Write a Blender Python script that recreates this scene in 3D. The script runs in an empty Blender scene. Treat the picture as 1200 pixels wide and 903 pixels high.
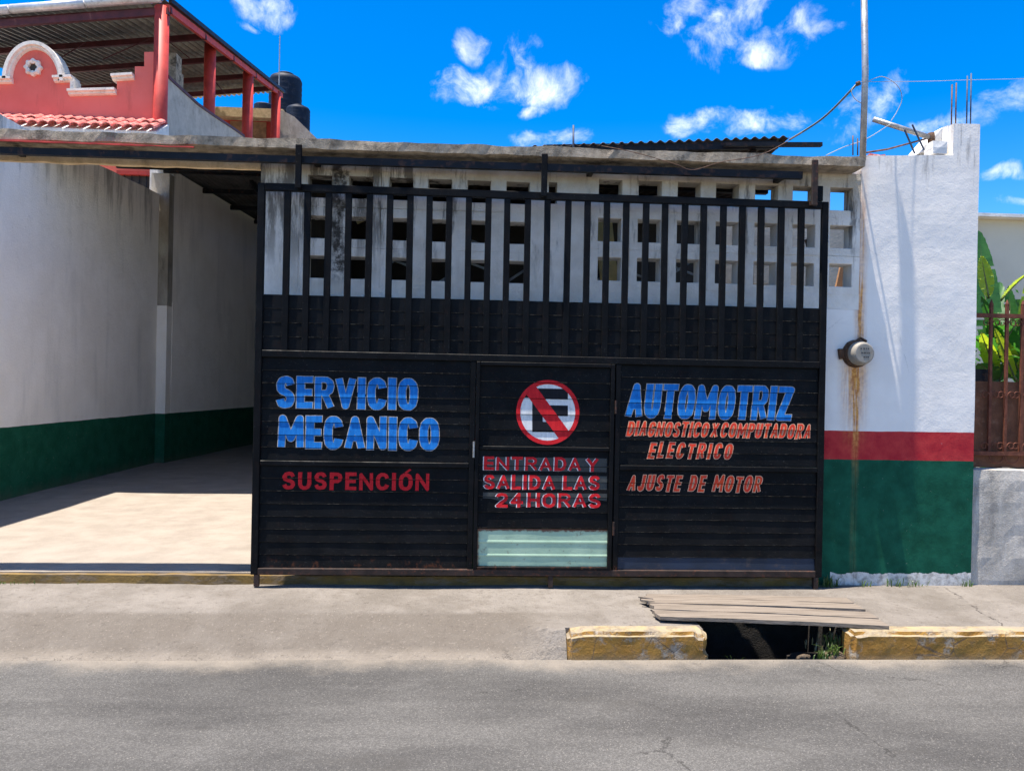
import bpy, bmesh, random
from math import *
from mathutils import Vector, Matrix, noise
random.seed(7)
S = bpy.context.scene
COL = S.collection

# ------------------------------------------------------------------ camera
YAW, ROLL, FPX = radians(3.3), radians(1.1), 900.0
CAM = Vector((0, -6, 1.7))
FWD = Vector((sin(YAW), cos(YAW), 0))
R0 = Vector((cos(YAW), -sin(YAW), 0)); U0 = Vector((0, 0, 1))
RIGHT = R0 * cos(ROLL) + U0 * sin(ROLL)
UP = U0 * cos(ROLL) - R0 * sin(ROLL)
cd = bpy.data.cameras.new('camera'); cam = bpy.data.objects.new('camera', cd); COL.objects.link(cam)
cd.sensor_width = 36; cd.lens = 27.0; cd.clip_start = .05; cd.clip_end = 2000
M = Matrix.Identity(4)
for i in range(3):
    M[i][0], M[i][1], M[i][2], M[i][3] = RIGHT[i], UP[i], -FWD[i], CAM[i]
cam.matrix_world = M
S.camera = cam

def ray(px, py):
    return (FWD + RIGHT * ((px - 600) / FPX) + UP * ((451.5 - py) / FPX))
def PY(px, py, Y):
    d = ray(px, py); return CAM + d * ((Y - CAM.y) / d.y)
def PZ(px, py, z):
    d = ray(px, py); return CAM + d * ((z - CAM.z) / d.z)
def PX(px, py, X):
    d = ray(px, py); return CAM + d * ((X - CAM.x) / d.x)

# ------------------------------------------------------------------ light, sky, exposure
SUNV = Vector((0.215, 0.07, -1)).normalized()
ELEV = asin(-SUNV.z); AZ = atan2(-SUNV.x, -SUNV.y)
sl = bpy.data.lights.new('sun', 'SUN'); sl.energy = 3.9; sl.angle = radians(.53); sl.color = (1, .92, .82)
sun = bpy.data.objects.new('sun', sl); COL.objects.link(sun)
sun.rotation_euler = SUNV.to_track_quat('-Z', 'Y').to_euler(); sun.location = (0, -6, 12)
S.view_settings.view_transform = 'Standard'; S.view_settings.look = 'None'
S.view_settings.gamma = 1; S.view_settings.exposure = 1.68; S.view_settings.use_curve_mapping = False

class NT:
    def __init__(s, tree): s.t = tree; s.n = tree.nodes; s.l = tree.links
    def new(s, typ, **k):
        n = s.n.new(typ)
        for a, b in k.items(): setattr(n, a, b)
        return n
    def link(s, a, b): s.l.new(a, b)
    def put(s, sock, v):
        if isinstance(v, bpy.types.NodeSocket): s.l.new(v, sock)
        elif v is not None:
            if isinstance(v, (tuple, list, Vector)) and len(v) == 3 and sock.type == 'RGBA': v = (*v, 1)
            sock.default_value = v
    def math(s, op, a, b=None, c=None, clamp=False):
        n = s.new('ShaderNodeMath', operation=op, use_clamp=clamp)
        s.put(n.inputs[0], a); s.put(n.inputs[1], b) if b is not None else 0
        if c is not None: s.put(n.inputs[2], c)
        return n.outputs[0]
    def vmath(s, op, a, b=None):
        n = s.new('ShaderNodeVectorMath', operation=op)
        s.put(n.inputs[0], a)
        if b is not None: s.put(n.inputs[1], b)
        return n.outputs['Value'] if op in ('DOT_PRODUCT', 'LENGTH', 'DISTANCE') else n.outputs[0]
    def mix(s, f, a, b, blend='MIX'):
        n = s.new('ShaderNodeMix', data_type='RGBA', blend_type=blend)
        s.put(n.inputs[0], f); s.put(n.inputs[6], a); s.put(n.inputs[7], b)
        return n.outputs[2]
    def ss(s, v, a, b, lo=0., hi=1.):
        n = s.new('ShaderNodeMapRange', interpolation_type='SMOOTHSTEP')
        s.put(n.inputs[0], v); s.put(n.inputs[1], a); s.put(n.inputs[2], b); s.put(n.inputs[3], lo); s.put(n.inputs[4], hi)
        return n.outputs[0]
    def noise(s, scale, detail=4, rough=.55, vec=None, dist=0.):
        n = s.new('ShaderNodeTexNoise')
        n.inputs['Scale'].default_value = scale; n.inputs['Detail'].default_value = detail
        n.inputs['Roughness'].default_value = rough; n.inputs['Distortion'].default_value = dist
        if vec is not None: s.put(n.inputs['Vector'], vec)
        return n.outputs['Fac']
    def vor(s, scale, vec=None, feature='F1', out='Distance'):
        n = s.new('ShaderNodeTexVoronoi', feature=feature); n.inputs['Scale'].default_value = scale
        if vec is not None: s.put(n.inputs['Vector'], vec)
        return n.outputs[out]
    def pos(s, scl=(1, 1, 1)):
        g = s.new('ShaderNodeNewGeometry').outputs['Position']
        return g if scl == (1, 1, 1) else s.vmath('MULTIPLY', g, scl)
    def xyz(s):
        n = s.new('ShaderNodeSeparateXYZ'); s.link(s.new('ShaderNodeNewGeometry').outputs['Position'], n.inputs[0])
        return n.outputs[0], n.outputs[1], n.outputs[2]

W = bpy.data.worlds.new('World'); S.world = W; W.use_nodes = True
w = NT(W.node_tree); w.n.clear()
sky = w.new('ShaderNodeTexSky', sky_type='NISHITA'); sky.sun_disc = False
sky.sun_elevation = ELEV; sky.sun_rotation = AZ
sky.altitude = 600; sky.air_density = 1.0; sky.dust_density = .15; sky.ozone_density = 3.0
hs = w.new('ShaderNodeHueSaturation'); hs.inputs['Saturation'].default_value = 1.5; hs.inputs['Hue'].default_value = .509; hs.inputs['Value'].default_value = .52
w.link(sky.outputs[0], hs.inputs['Color'])
dirv = w.new('ShaderNodeTexCoord').outputs['Generated']
n1 = w.new('ShaderNodeTexNoise'); n1.inputs['Scale'].default_value = 9; n1.inputs['Detail'].default_value = 3; w.link(dirv, n1.inputs['Vector'])
warp = w.vmath('MULTIPLY', w.vmath('SUBTRACT', n1.outputs['Color'], (.5, .5, .5)), (.07, .07, .07))
dw = w.vmath('ADD', dirv, warp)
clouds = [(308, 16, 36, 20, 8), (286, 34, 14, 5, 20), (552, 50, 28, 15, -20), (548, 98, 48, 20, -8), (598, 88, 46, 34, -30), (640, 98, 46, 24, 12), (628, 126, 26, 9, -15),
          (655, 164, 50, 17, 0), (800, 18, 36, 18, -30), (846, 26, 36, 48, 40), (880, 8, 44, 22, -10), (925, 42, 60, 20, -18), (895, 62, 26, 10, -10), (960, 38, 34, 10, 10),
          (815, 147, 40, 20, -15), (888, 142, 52, 19, -8), (1008, 125, 58, 24, -42), (1112, 136, 46, 11, -14), (1166, 122, 50, 20, -18), (1180, 211, 36, 10, 0), (1192, 246, 36, 8, 0)]
blobs = []
for (x, y, sx, sy, rot) in clouds:
    c = ray(x, y).normalized(); a = radians(-rot)
    r_ = (RIGHT - c * RIGHT.dot(c)).normalized(); u_ = c.cross(r_); u_ = -u_ if u_.dot(UP) < 0 else u_
    rr = r_ * cos(a) + u_ * sin(a); uu = u_ * cos(a) - r_ * sin(a)
    blobs.append((c, rr, uu, sx / 900 * 1.12, sy / 900 * 1.15))
for k in range(30):                                     # larger, denser clouds added out of frame to brighten and whiten fill light
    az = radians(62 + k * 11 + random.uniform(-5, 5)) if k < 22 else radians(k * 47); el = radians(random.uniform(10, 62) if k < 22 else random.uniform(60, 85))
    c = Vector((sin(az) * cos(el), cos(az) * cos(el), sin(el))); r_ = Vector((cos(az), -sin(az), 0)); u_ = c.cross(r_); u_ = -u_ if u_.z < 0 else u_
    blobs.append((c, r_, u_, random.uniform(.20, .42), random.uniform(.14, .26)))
tot = None
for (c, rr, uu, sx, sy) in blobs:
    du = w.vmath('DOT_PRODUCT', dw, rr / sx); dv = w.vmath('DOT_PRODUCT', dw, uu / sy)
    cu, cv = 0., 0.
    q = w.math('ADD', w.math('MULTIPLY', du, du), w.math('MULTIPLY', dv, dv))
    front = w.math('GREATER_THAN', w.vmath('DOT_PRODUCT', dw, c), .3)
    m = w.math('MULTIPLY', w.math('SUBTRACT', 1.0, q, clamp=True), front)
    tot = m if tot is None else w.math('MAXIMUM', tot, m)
big = w.noise(22, 12, .64, dw, .15)
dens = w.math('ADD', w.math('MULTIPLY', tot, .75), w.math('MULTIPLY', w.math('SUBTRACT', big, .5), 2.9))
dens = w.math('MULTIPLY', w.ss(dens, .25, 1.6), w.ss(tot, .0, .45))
tone = w.noise(30, 5, .6, dirv)
ccol = w.mix(w.ss(tone, .35, .65), (2.6, 2.75, 3.1), (3.8, 3.9, 4.05))
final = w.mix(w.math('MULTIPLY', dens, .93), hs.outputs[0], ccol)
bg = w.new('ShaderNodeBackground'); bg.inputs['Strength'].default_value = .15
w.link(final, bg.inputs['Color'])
wo = w.new('ShaderNodeOutputWorld'); w.link(bg.outputs[0], wo.inputs[0])

# ------------------------------------------------------------------ materials
def mat(name, fn):
    m = bpy.data.materials.new(name); m.use_nodes = True
    t = NT(m.node_tree); b = t.n['Principled BSDF']
    fn(t, b); return m
def bump(t, b, h, strength=.5, dist=.01, nrm=None):
    n = t.new('ShaderNodeBump'); n.inputs['Strength'].default_value = strength; n.inputs['Distance'].default_value = dist
    t.put(n.inputs['Height'], h)
    if nrm: t.link(nrm, n.inputs['Normal'])
    t.link(n.outputs[0], b.inputs['Normal']); return n.outputs[0]
def simple(name, col, rough=.6, metal=0, var=.25, scale=6, bs=.3, bd=.004, spec=.5, dirt_or_highlight=None, overlay_amt=.5):
    def f(t, b):
        p = t.pos(); n = t.noise(scale, 6, .6, p)
        c = t.mix(t.ss(n, .3, .7), tuple(x * (1 - var) for x in col), tuple(min(1, x * (1 + var)) for x in col))
        if dirt_or_highlight: c = t.mix(t.math('MULTIPLY', t.ss(t.noise(scale * 2.3, 8, .65, p), .52, .68), overlay_amt), c, dirt_or_highlight)
        t.put(b.inputs['Base Color'], c); b.inputs['Roughness'].default_value = rough; b.inputs['Metallic'].default_value = metal
        b.inputs['Specular IOR Level'].default_value = spec
        if bs: bump(t, b, t.noise(scale * 12, 5, .6, p), bs, bd)
    return mat(name, f)

GREEN = (.006, .075, .042); REDB = (.42, .025, .03)
def f_front(t, b):                                      # painted right-hand wall with red and green bands, rust and mould
    x, y, z = t.xyz(); p = t.pos()
    edge = t.math('MULTIPLY', t.math('SUBTRACT', t.noise(2.5, 3, .6, p), .5), .016)
    ze = t.math('ADD', z, edge)
    white = t.mix(t.ss(t.noise(3.2, 7, .6, p), .3, .75), (.82, .77, .70), (.89, .845, .78))
    white = t.mix(t.math('MULTIPLY', t.ss(t.noise(.9, 4, .5, p), .45, .7), .25), white, (.72, .69, .66))
    # mould streaks running from the top
    st = t.noise(1, 7, .65, t.pos((14, 14, 1.6)))
    top = t.ss(z, 3.15, 3.62)
    m1 = t.math('MULTIPLY', t.ss(t.math('ADD', st, t.math('MULTIPLY', top, .14)), .62, .78), top)
    white = t.mix(t.math('MULTIPLY', m1, .5), white, (.13, .125, .115))
    gr = t.mix(t.ss(t.noise(7, 6, .6, p), .3, .7), tuple(c * .8 for c in GREEN), (.01, .10, .058))
    rd = t.mix(t.ss(t.noise(9, 6, .6, p), .3, .7), (.38, .02, .03), (.5, .045, .045))
    paint = t.mix(t.math('GREATER_THAN', ze, 1.158), gr, rd)
    hc = t.math('ABSOLUTE', t.math('ADD', t.vor(1.3, t.vmath('ADD', p, (.3, 0, .2)), 'DISTANCE_TO_EDGE'), t.math('MULTIPLY', t.math('SUBTRACT', t.noise(8, 6, .7, p), .5), .09)))
    hm = t.math('MULTIPLY', t.ss(hc, .0035, .0005), t.ss(t.noise(1.7, 3, .5, p), .5, .6)); white = t.mix(t.math('MULTIPLY', hm, .35), white, (.35, .33, .3))
    white = t.mix(t.math('MULTIPLY', t.ss(t.noise(1, 6, .6, t.pos((2.2, 2.2, 7))), .58, .66), .22), white, (.66, .63, .58))
    # chips
    ch = t.ss(t.noise(38, 5, .7, p), .66, .7); ch2 = t.math('MULTIPLY', ch, t.ss(t.noise(4, 3, .5, p), .42, .55))
    paint = t.mix(t.math('MULTIPLY', ch2, .7), paint, (.5, .5, .46))
    edge2 = t.math('MULTIPLY', t.math('SUBTRACT', t.noise(9, 4, .6, p), .5), .09)
    base = t.mix(t.ss(t.noise(18, 6, .65, p), .4, .65), (.62, .6, .56), (.3, .28, .25))
    col = t.mix(t.math('GREATER_THAN', ze, 1.388), paint, white)
    lowm = t.math('LESS_THAN', t.math('ADD', z, edge2), t.math('ADD', .248, t.math('MULTIPLY', t.math('GREATER_THAN', 2.93, x), -.2)))
    col = t.mix(lowm, col, base)
    # rust line under the pole and from the meter
    wob = t.math('MULTIPLY', t.math('SUBTRACT', t.noise(2.0, 4, .6, p), .5), .05)
    xx = t.math('ADD', x, wob)
    d1 = t.math('ABSOLUTE', t.math('SUBTRACT', xx, 3.135))
    fine = t.ss(t.noise(1, 6, .7, t.pos((38, 38, 2))), .3, .6)
    r1 = t.math('MULTIPLY', t.ss(d1, .075, .0), t.math('MULTIPLY', t.ss(z, 3.5, 3.0, .25, .8), t.ss(z, 1.95, 2.1)))
    r1b = t.math('MULTIPLY', t.ss(d1, .03, .004), t.math('MULTIPLY', t.ss(z, 2.75, 2.5), t.ss(z, 1.95, 2.05)))
    r2 = t.math('MULTIPLY', t.ss(t.math('ABSOLUTE', t.math('SUBTRACT', xx, 3.1)), .16, .02), t.math('MULTIPLY', t.ss(z, 2.0, 1.85), t.ss(z, 1.12, 1.9, .0, 1)))
    r3 = t.math('MULTIPLY', t.ss(t.math('ABSOLUTE', t.math('SUBTRACT', xx, 3.115)), .04, .01), t.math('MULTIPLY', t.ss(z, 1.95, 1.8), t.ss(z, .9, 1.6, .05, .8)))
    rust = t.math('MULTIPLY', t.math('ADD', t.math('ADD', r1, t.math('MULTIPLY', r1b, .5)), t.math('ADD', t.math('MULTIPLY', r2, 1.1), r3)), t.math('ADD', t.math('MULTIPLY', fine, .75), .2), clamp=True)
    rust = t.math('MULTIPLY', rust, t.math('LESS_THAN', y, .02))
    rc = t.mix(t.ss(t.noise(30, 4, .6, p), .4, .6), (.72, .36, .10), (.48, .19, .05))
    col = t.mix(rust, col, rc)
    t.put(b.inputs['Base Color'], col); b.inputs['Roughness'].default_value = .8; b.inputs['Specular IOR Level'].default_value = .12
    h = t.math('ADD', t.math('MULTIPLY', t.noise(7, 5, .55, p), 1.0), t.math('MULTIPLY', t.noise(70, 5, .65, p), .3))
    h = t.math('ADD', h, t.math('MULTIPLY', lowm, -.6))
    bump(t, b, h, .3, .014)
M_FRONT = mat('painted_masonry', f_front)

def f_lattice(t, b):
    x, y, z = t.xyz(); p = t.pos()
    c = t.mix(t.ss(t.noise(4, 7, .6, p), .3, .7), (.66, .61, .53), (.85, .80, .72))
    oldm = t.math('MULTIPLY', t.ss(z, 2.9, 3.4), t.ss(t.noise(3, 5, .6, p), .35, .6, .5, 1))
    c = t.mix(t.math('MULTIPLY', oldm, .85), c, (.40, .33, .235))
    st = t.noise(1, 8, .7, t.pos((9, 9, 1.4)))
    xl = t.ss(x, .3, -1.1)
    m = t.math('MULTIPLY', t.ss(t.math('ADD', st, t.math('MULTIPLY', xl, .1)), .53, .66), t.ss(z, 2.3, 3.1))
    c = t.mix(t.math('MULTIPLY', m, .8), c, (.06, .05, .04))
    bl = t.math('MULTIPLY', t.ss(t.math('ABSOLUTE', t.math('SUBTRACT', t.math('ADD', x, t.math('MULTIPLY', t.noise(7, 4, .6, p), .16)), -.93)), .1, .03), t.ss(t.noise(9, 7, .7, p), .42, .56))
    bl = t.math('MULTIPLY', bl, t.ss(z, 2.42, 2.6))
    c = t.mix(t.math('MULTIPLY', bl, .92), c, (.035, .03, .025))
    # rust spot
    t.put(b.inputs['Base Color'], c); b.inputs['Roughness'].default_value = .9; b.inputs['Specular IOR Level'].default_value = .12
    bump(t, b, t.math('ADD', t.noise(60, 6, .65, p), t.math('MULTIPLY', t.noise(9, 4, .5, p), 1.2)), .6, .012)
M_LAT = mat('weathered_limewash', f_lattice)

def f_left(t, b):
    x, y, z = t.xyz(); p = t.pos()
    c = t.mix(t.ss(t.noise(1.6, 7, .6, p), .3, .7), (.84, .785, .715), (.91, .86, .80))
    st = t.noise(1, 7, .68, t.pos((5, 5, .7)))
    top = t.ss(z, 3.3, 4.9)
    m = t.math('MULTIPLY', t.ss(t.math('ADD', st, t.math('MULTIPLY', top, .2)), .62, .86), t.math('MULTIPLY', top, t.ss(y, 9, 7.4)))
    c = t.mix(t.math('MULTIPLY', m, .7), c, (.12, .115, .105))
    c = t.mix(t.math('MULTIPLY', t.ss(t.noise(1, 5, .6, t.pos((3, 3, .5))), .5, .75), .3), c, (.45, .44, .42))
    gr = t.mix(t.ss(t.noise(5, 6, .6, p), .3, .7), tuple(q * .9 for q in GREEN), (.012, .10, .06))
    gr = t.mix(t.math('MULTIPLY', t.ss(t.noise(26, 5, .7, p), .62, .7), .35), gr, (.3, .34, .3))
    e = t.math('MULTIPLY', t.math('SUBTRACT', t.noise(3, 3, .6, p), .5), .02)
    c = t.mix(t.math('MULTIPLY', t.ss(t.noise(11, 8, .8, p), .6, .7), .22), c, (.3, .29, .27))
    gr = t.mix(t.math('MULTIPLY', t.ss(t.math('ADD', z, t.math('MULTIPLY', t.noise(6, 6, .7, p), .3)), .55, .3), .45), gr, (.12, .12, .09))
    c = t.mix(t.math('GREATER_THAN', t.math('ADD', z, e), 1.09), gr, c)
    t.put(b.inputs['Base Color'], c); b.inputs['Roughness'].default_value = .8; b.inputs['Specular IOR Level'].default_value = .12
    bump(t, b, t.math('ADD', t.noise(45, 6, .65, p), t.math('MULTIPLY', t.noise(4, 4, .5, p), 1.5)), .5, .02)
M_LEFT = mat('yard_wall_paint', f_left)

def f_conc(light, dark, stain, sc=1., sa=.6, bumpd=.01, vertical=False, specks=True):
    def f(t, b):
        p = t.pos((1, 1, .35) if vertical else (1, 1, 1))
        c = t.mix(t.ss(t.noise(3 * sc, 8, .62, p), .3, .7), dark, light)
        c = t.mix(t.math('MULTIPLY', t.ss(t.noise(1.3 * sc, 7, .7, p), .5, .68), sa), c, stain)
        if specks:
            c = t.mix(t.math('MULTIPLY', t.ss(t.noise(70, 4, .7, t.pos()), .58, .72), .4), c, tuple(x * 1.5 for x in light))
            c = t.mix(t.math('MULTIPLY', t.ss(t.noise(48, 5, .7, t.pos()), .6, .72), .45), c, tuple(x * .4 for x in dark))
        t.put(b.inputs['Base Color'], c); b.inputs['Roughness'].default_value = .92; b.inputs['Specular IOR Level'].default_value = .25
        h = t.math('ADD', t.noise(110, 5, .7, t.pos()), t.math('MULTIPLY', t.noise(18, 6, .6, t.pos()), 1.2))
        bump(t, b, h, .6, bumpd)
    return f
M_PAD = mat('driveway_concrete', f_conc((.275, .24, .20), (.222, .192, .158), (.18, .15, .125), 1.2, .45, .007))
M_SLAB = mat('weathered_slab', f_conc((.42, .35, .265), (.20, .165, .12), (.04, .034, .028), 4.2, .9, .012))
M_SOFFIT = mat('old_lintel', f_conc((.72, .56, .34), (.54, .40, .23), (.2, .15, .09), 3, .5, .01))

def f_walk(t, b):
    x, y, z = t.xyz(); p = t.pos()
    c = t.mix(t.ss(t.noise(2.2, 8, .62, p), .32, .7), (.14, .124, .106), (.21, .19, .167))
    c = t.mix(t.math('MULTIPLY', t.ss(t.noise(5, 7, .7, p), .5, .66), .5), c, (.13, .112, .093))
    ramp = t.math('MULTIPLY', t.ss(y, -.74, -.8), t.ss(x, .7, .3))
    c = t.mix(t.math('MULTIPLY', ramp, t.ss(t.noise(4, 5, .6, p), .3, .6, .6, .95)), c, (.118, .102, .085))
    # pale dust in the gutter line
    g = t.ss(t.math('ADD', y, t.math('MULTIPLY', t.noise(2, 5, .6, p), .12)), -1.08, -1.2)
    c = t.mix(t.math('MULTIPLY', g, .5), c, (.30, .26, .21))
    c = t.mix(t.math('MULTIPLY', t.ss(t.noise(60, 6, .8, p), .56, .68), .55), c, (.32, .28, .235))
    c = t.mix(t.math('MULTIPLY', t.ss(t.noise(15, 7, .8, p), .54, .74), .25), c, (.27, .24, .205))
    c = t.mix(t.math('MULTIPLY', t.ss(t.noise(24, 7, .8, p), .54, .64), .6), c, (.085, .073, .062))
    c = t.mix(t.math('MULTIPLY', t.ss(t.noise(85, 4, .75, t.pos((1, 1, 1))), .6, .7), .5), c, (.07, .06, .05))
    # cracks
    A_, B_ = PZ(1105, 686, .155), PZ(1200, 747, .155); dd = (B_ - A_); L_ = dd.length; dd.normalize()
    u = t.math('ADD', t.math('MULTIPLY', t.math('SUBTRACT', x, A_.x), dd.x), t.math('MULTIPLY', t.math('SUBTRACT', y, A_.y), dd.y))
    v = t.math('SUBTRACT', t.math('MULTIPLY', t.math('SUBTRACT', x, A_.x), dd.y), t.math('MULTIPLY', t.math('SUBTRACT', y, A_.y), dd.x))
    v = t.math('ADD', v, t.math('MULTIPLY', t.math('SUBTRACT', t.noise(5, 6, .7, p), .5), .22))
    crm = t.math('MULTIPLY', t.ss(t.math('ABSOLUTE', v), .0075, .001), t.ss(u, 0, .08)); crm = t.math('MULTIPLY', crm, t.ss(t.noise(9, 3, .6, p), .35, .5))
    c = t.mix(t.math('MULTIPLY', crm, .7), c, (.05, .04, .035))
    t.put(b.inputs['Base Color'], c); b.inputs['Roughness'].default_value = .95; b.inputs['Specular IOR Level'].default_value = .2
    h = t.math('ADD', t.noise(90, 6, .7, p), t.math('MULTIPLY', t.noise(16, 6, .6, p), 1.4))
    h = t.math('SUBTRACT', h, crm)
    bump(t, b, h, .8, .012)
M_WALK = mat('pavement_concrete', f_walk)

def f_road(t, b):
    x, y, z = t.xyz(); p = t.pos()
    big = t.noise(1, 7, .6, t.pos((.5, 1.5, 1)))
    c = t.mix(t.ss(big, .33, .67), (.066, .064, .061), (.115, .111, .104))
    c = t.mix(t.math('MULTIPLY', t.ss(t.noise(1, 5, .6, t.pos((1.1, 3.5, 1))), .55, .75), .3), c, (.16, .154, .145))
    v = t.vor(170, p, 'F1', 'Color'); sep = t.new('ShaderNodeSeparateColor'); t.link(v, sep.inputs[0])
    k = t.ss(sep.outputs[0], .3, .95, .8, 1.22); n2 = t.new('ShaderNodeVectorMath', operation='SCALE'); t.put(n2.inputs[0], c); t.put(n2.inputs[3], k); c = n2.outputs[0]
    c = t.mix(t.math('MULTIPLY', t.ss(sep.outputs[1], .93, .99), .28), c, (.32, .30, .27))
    c = t.mix(t.math('MULTIPLY', t.ss(t.noise(75, 6, .8, p), .58, .7), .5), c, (.04, .038, .036))
    c = t.mix(t.math('MULTIPLY', t.ss(t.noise(38, 6, .8, p), .6, .72), .4), c, (.30, .28, .25))
    c = t.mix(t.math('MULTIPLY', t.ss(t.noise(1, 8, .7, t.pos((.9, 2.2, 1)), .8), .56, .66), .4), c, (.07, .066, .06))
    d = t.ss(t.math('ADD', y, t.math('MULTIPLY', t.noise(1.9, 8, .7, p), .7)), -1.14, -.80)
    c = t.mix(t.math('MULTIPLY', d, .7), c, (.27, .235, .19))
    cr = t.math('ABSOLUTE', t.math('ADD', t.vor(.75, p, 'DISTANCE_TO_EDGE'), t.math('MULTIPLY', t.math('SUBTRACT', t.noise(7, 6, .75, p), .5), .12)))
    cm = t.math('MULTIPLY', t.ss(cr, .007, .001), t.ss(t.noise(1.1, 3, .6, p), .5, .6)); c = t.mix(t.math('MULTIPLY', cm, .6), c, (.025, .024, .022))
    oil = t.math('MULTIPLY', t.ss(t.noise(2.6, 5, .6, p), .66, .74), .4); c = t.mix(oil, c, (.04, .038, .036))
    t.put(b.inputs['Base Color'], c); b.inputs['Roughness'].default_value = .93; b.inputs['Specular IOR Level'].default_value = .2
    h = t.math('ADD', t.vor(170, p), t.math('MULTIPLY', t.noise(60, 6, .75, p), 1.4))
    bump(t, b, h, .7, .007)
M_ROAD = mat('worn_asphalt', f_road)

def f_ground(t, b):
    c = t.mix(t.ss(t.noise(.5, 6, .6, t.pos()), .35, .65), (.12, .1, .06), (.2, .17, .12))
    t.put(b.inputs['Base Color'], c); b.inputs['Roughness'].default_value = 1
M_GROUND = mat('dry_earth', f_ground)

def f_kerb(t, b):
    x, y, z = t.xyz(); p = t.pos()
    N = t.new('ShaderNodeSeparateXYZ'); t.link(t.new('ShaderNodeNewGeometry').outputs['Normal'], N.inputs[0])
    up = t.ss(t.math('ADD', N.outputs[2], t.math('MULTIPLY', t.math('SUBTRACT', t.noise(14, 5, .7, p), .5), .5)), .45, .75)
    yel = t.mix(t.ss(t.noise(7, 6, .65, p), .3, .7), (.24, .115, .012), (.31, .165, .026))
    worn = t.mix(t.ss(t.noise(20, 6, .7, p), .35, .65), (.40, .36, .3), (.2, .165, .13))
    wm = t.ss(t.noise(5.5, 8, .72, p), .52, .62)
    c = t.mix(t.math('MULTIPLY', wm, .85), yel, worn)
    ck = t.math('MULTIPLY', t.ss(t.math('ABSOLUTE', t.math('ADD', t.vor(5.5, p, 'DISTANCE_TO_EDGE'), t.math('MULTIPLY', t.math('SUBTRACT', t.noise(25, 4, .7, p), .5), .05))), .02, .004), t.ss(t.noise(2.5, 3, .5, p), .42, .55))
    c = t.mix(t.math('MULTIPLY', ck, .8), c, (.09, .06, .04))
    pale = t.mix(t.ss(t.noise(9, 6, .7, p), .35, .65), (.34, .26, .135), (.24, .205, .155))
    c = t.mix(up, c, pale)
    c = t.mix(t.math('MULTIPLY', t.ss(t.noise(12, 8, .75, p), .5, .68), .55), c, (.15, .105, .06))
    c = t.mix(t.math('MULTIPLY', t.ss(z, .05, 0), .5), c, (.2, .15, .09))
    t.put(b.inputs['Base Color'], c); b.inputs['Roughness'].default_value = .85
    bump(t, b, t.math('ADD', t.noise(50, 6, .7, p), t.math('MULTIPLY', wm, -.8)), .7, .012)
M_KERB = mat('kerb_paint', f_kerb)

def f_step(t, b):
    p = t.pos()
    c = t.mix(t.ss(t.noise(3.5, 7, .65, p), .32, .62), (.085, .055, .018), (.17, .105, .025))
    c = t.mix(t.math('MULTIPLY', t.ss(t.noise(6, 7, .7, t.pos((1, 1, 3))), .5, .62), .7), c, (.16, .12, .08))
    t.put(b.inputs['Base Color'], c); b.inputs['Roughness'].default_value = .9
    bump(t, b, t.noise(50, 6, .7, p), .7, .012)
M_STEP = mat('ochre_step_paint', f_step)

def f_gate(t, b):
    x, y, z = t.xyz(); p = t.pos()
    c = t.mix(t.ss(t.noise(5, 7, .6, p), .3, .7), (.003, .0034, .004), (.006, .0066, .0078))
    sc = t.ss(t.noise(1, 6, .75, t.pos((40, 20, 8))), .64, .74)
    c = t.mix(t.math('MULTIPLY', sc, .16), c, (.12, .13, .14))
    sp = t.ss(t.noise(130, 2, .6, p), .69, .74)
    c = t.mix(t.math('MULTIPLY', sp, .4), c, (.25, .23, .2))
    dust = t.math('MULTIPLY', t.ss(z, .8, .25, 0, .5), t.ss(t.noise(6, 5, .6, p), .35, .7))
    c = t.mix(t.math('MULTIPLY', dust, .14), c, (.1, .08, .06))
    ru = t.math('MULTIPLY', t.ss(t.noise(16, 7, .7, p), .54, .64), t.ss(z, .42, .27, 0.03, .6))
    c = t.mix(ru, c, (.13, .045, .02))
    t.put(b.inputs['Base Color'], c)
    t.put(b.inputs['Roughness'], t.ss(t.noise(9, 5, .6, p), .3, .7, .42, .65)); b.inputs['Specular IOR Level'].default_value = .09
    bump(t, b, t.math('ADD', t.noise(9, 4, .5, p), t.math('MULTIPLY', t.noise(80, 4, .6, p), .15)), .25, .01)
M_GATE = mat('black_gate_enamel', f_gate)
def f_rub(t, b):
    c = t.mix(t.ss(t.noise(30, 6, .7, t.pos()), .5, .62), (.018, .019, .021), (.16, .15, .135))
    t.put(b.inputs['Base Color'], c); b.inputs['Roughness'].default_value = .55
M_RUB = mat('rubbed_edge', f_rub)
M_BLUEST = simple('dark_blue_slat', (.008, .016, .035), .55, 0, .3, 5, .2, .004, .4, (.07, .05, .04), .6)
M_BLACK = simple('black_steel', (.006, .007, .010), .5, 0, .4, 7, .3, .004, .2, (.10, .045, .025), .55)
M_RUSTBLK = simple('rusty_black_steel', (.028, .017, .013), .7, 0, .4, 14, .5, .004, .3, (.12, .04, .02), .8)
M_PATCH = simple('grey_patch_paint', (.028, .03, .028), .6, 0, .5, 7, .2, .003)
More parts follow.
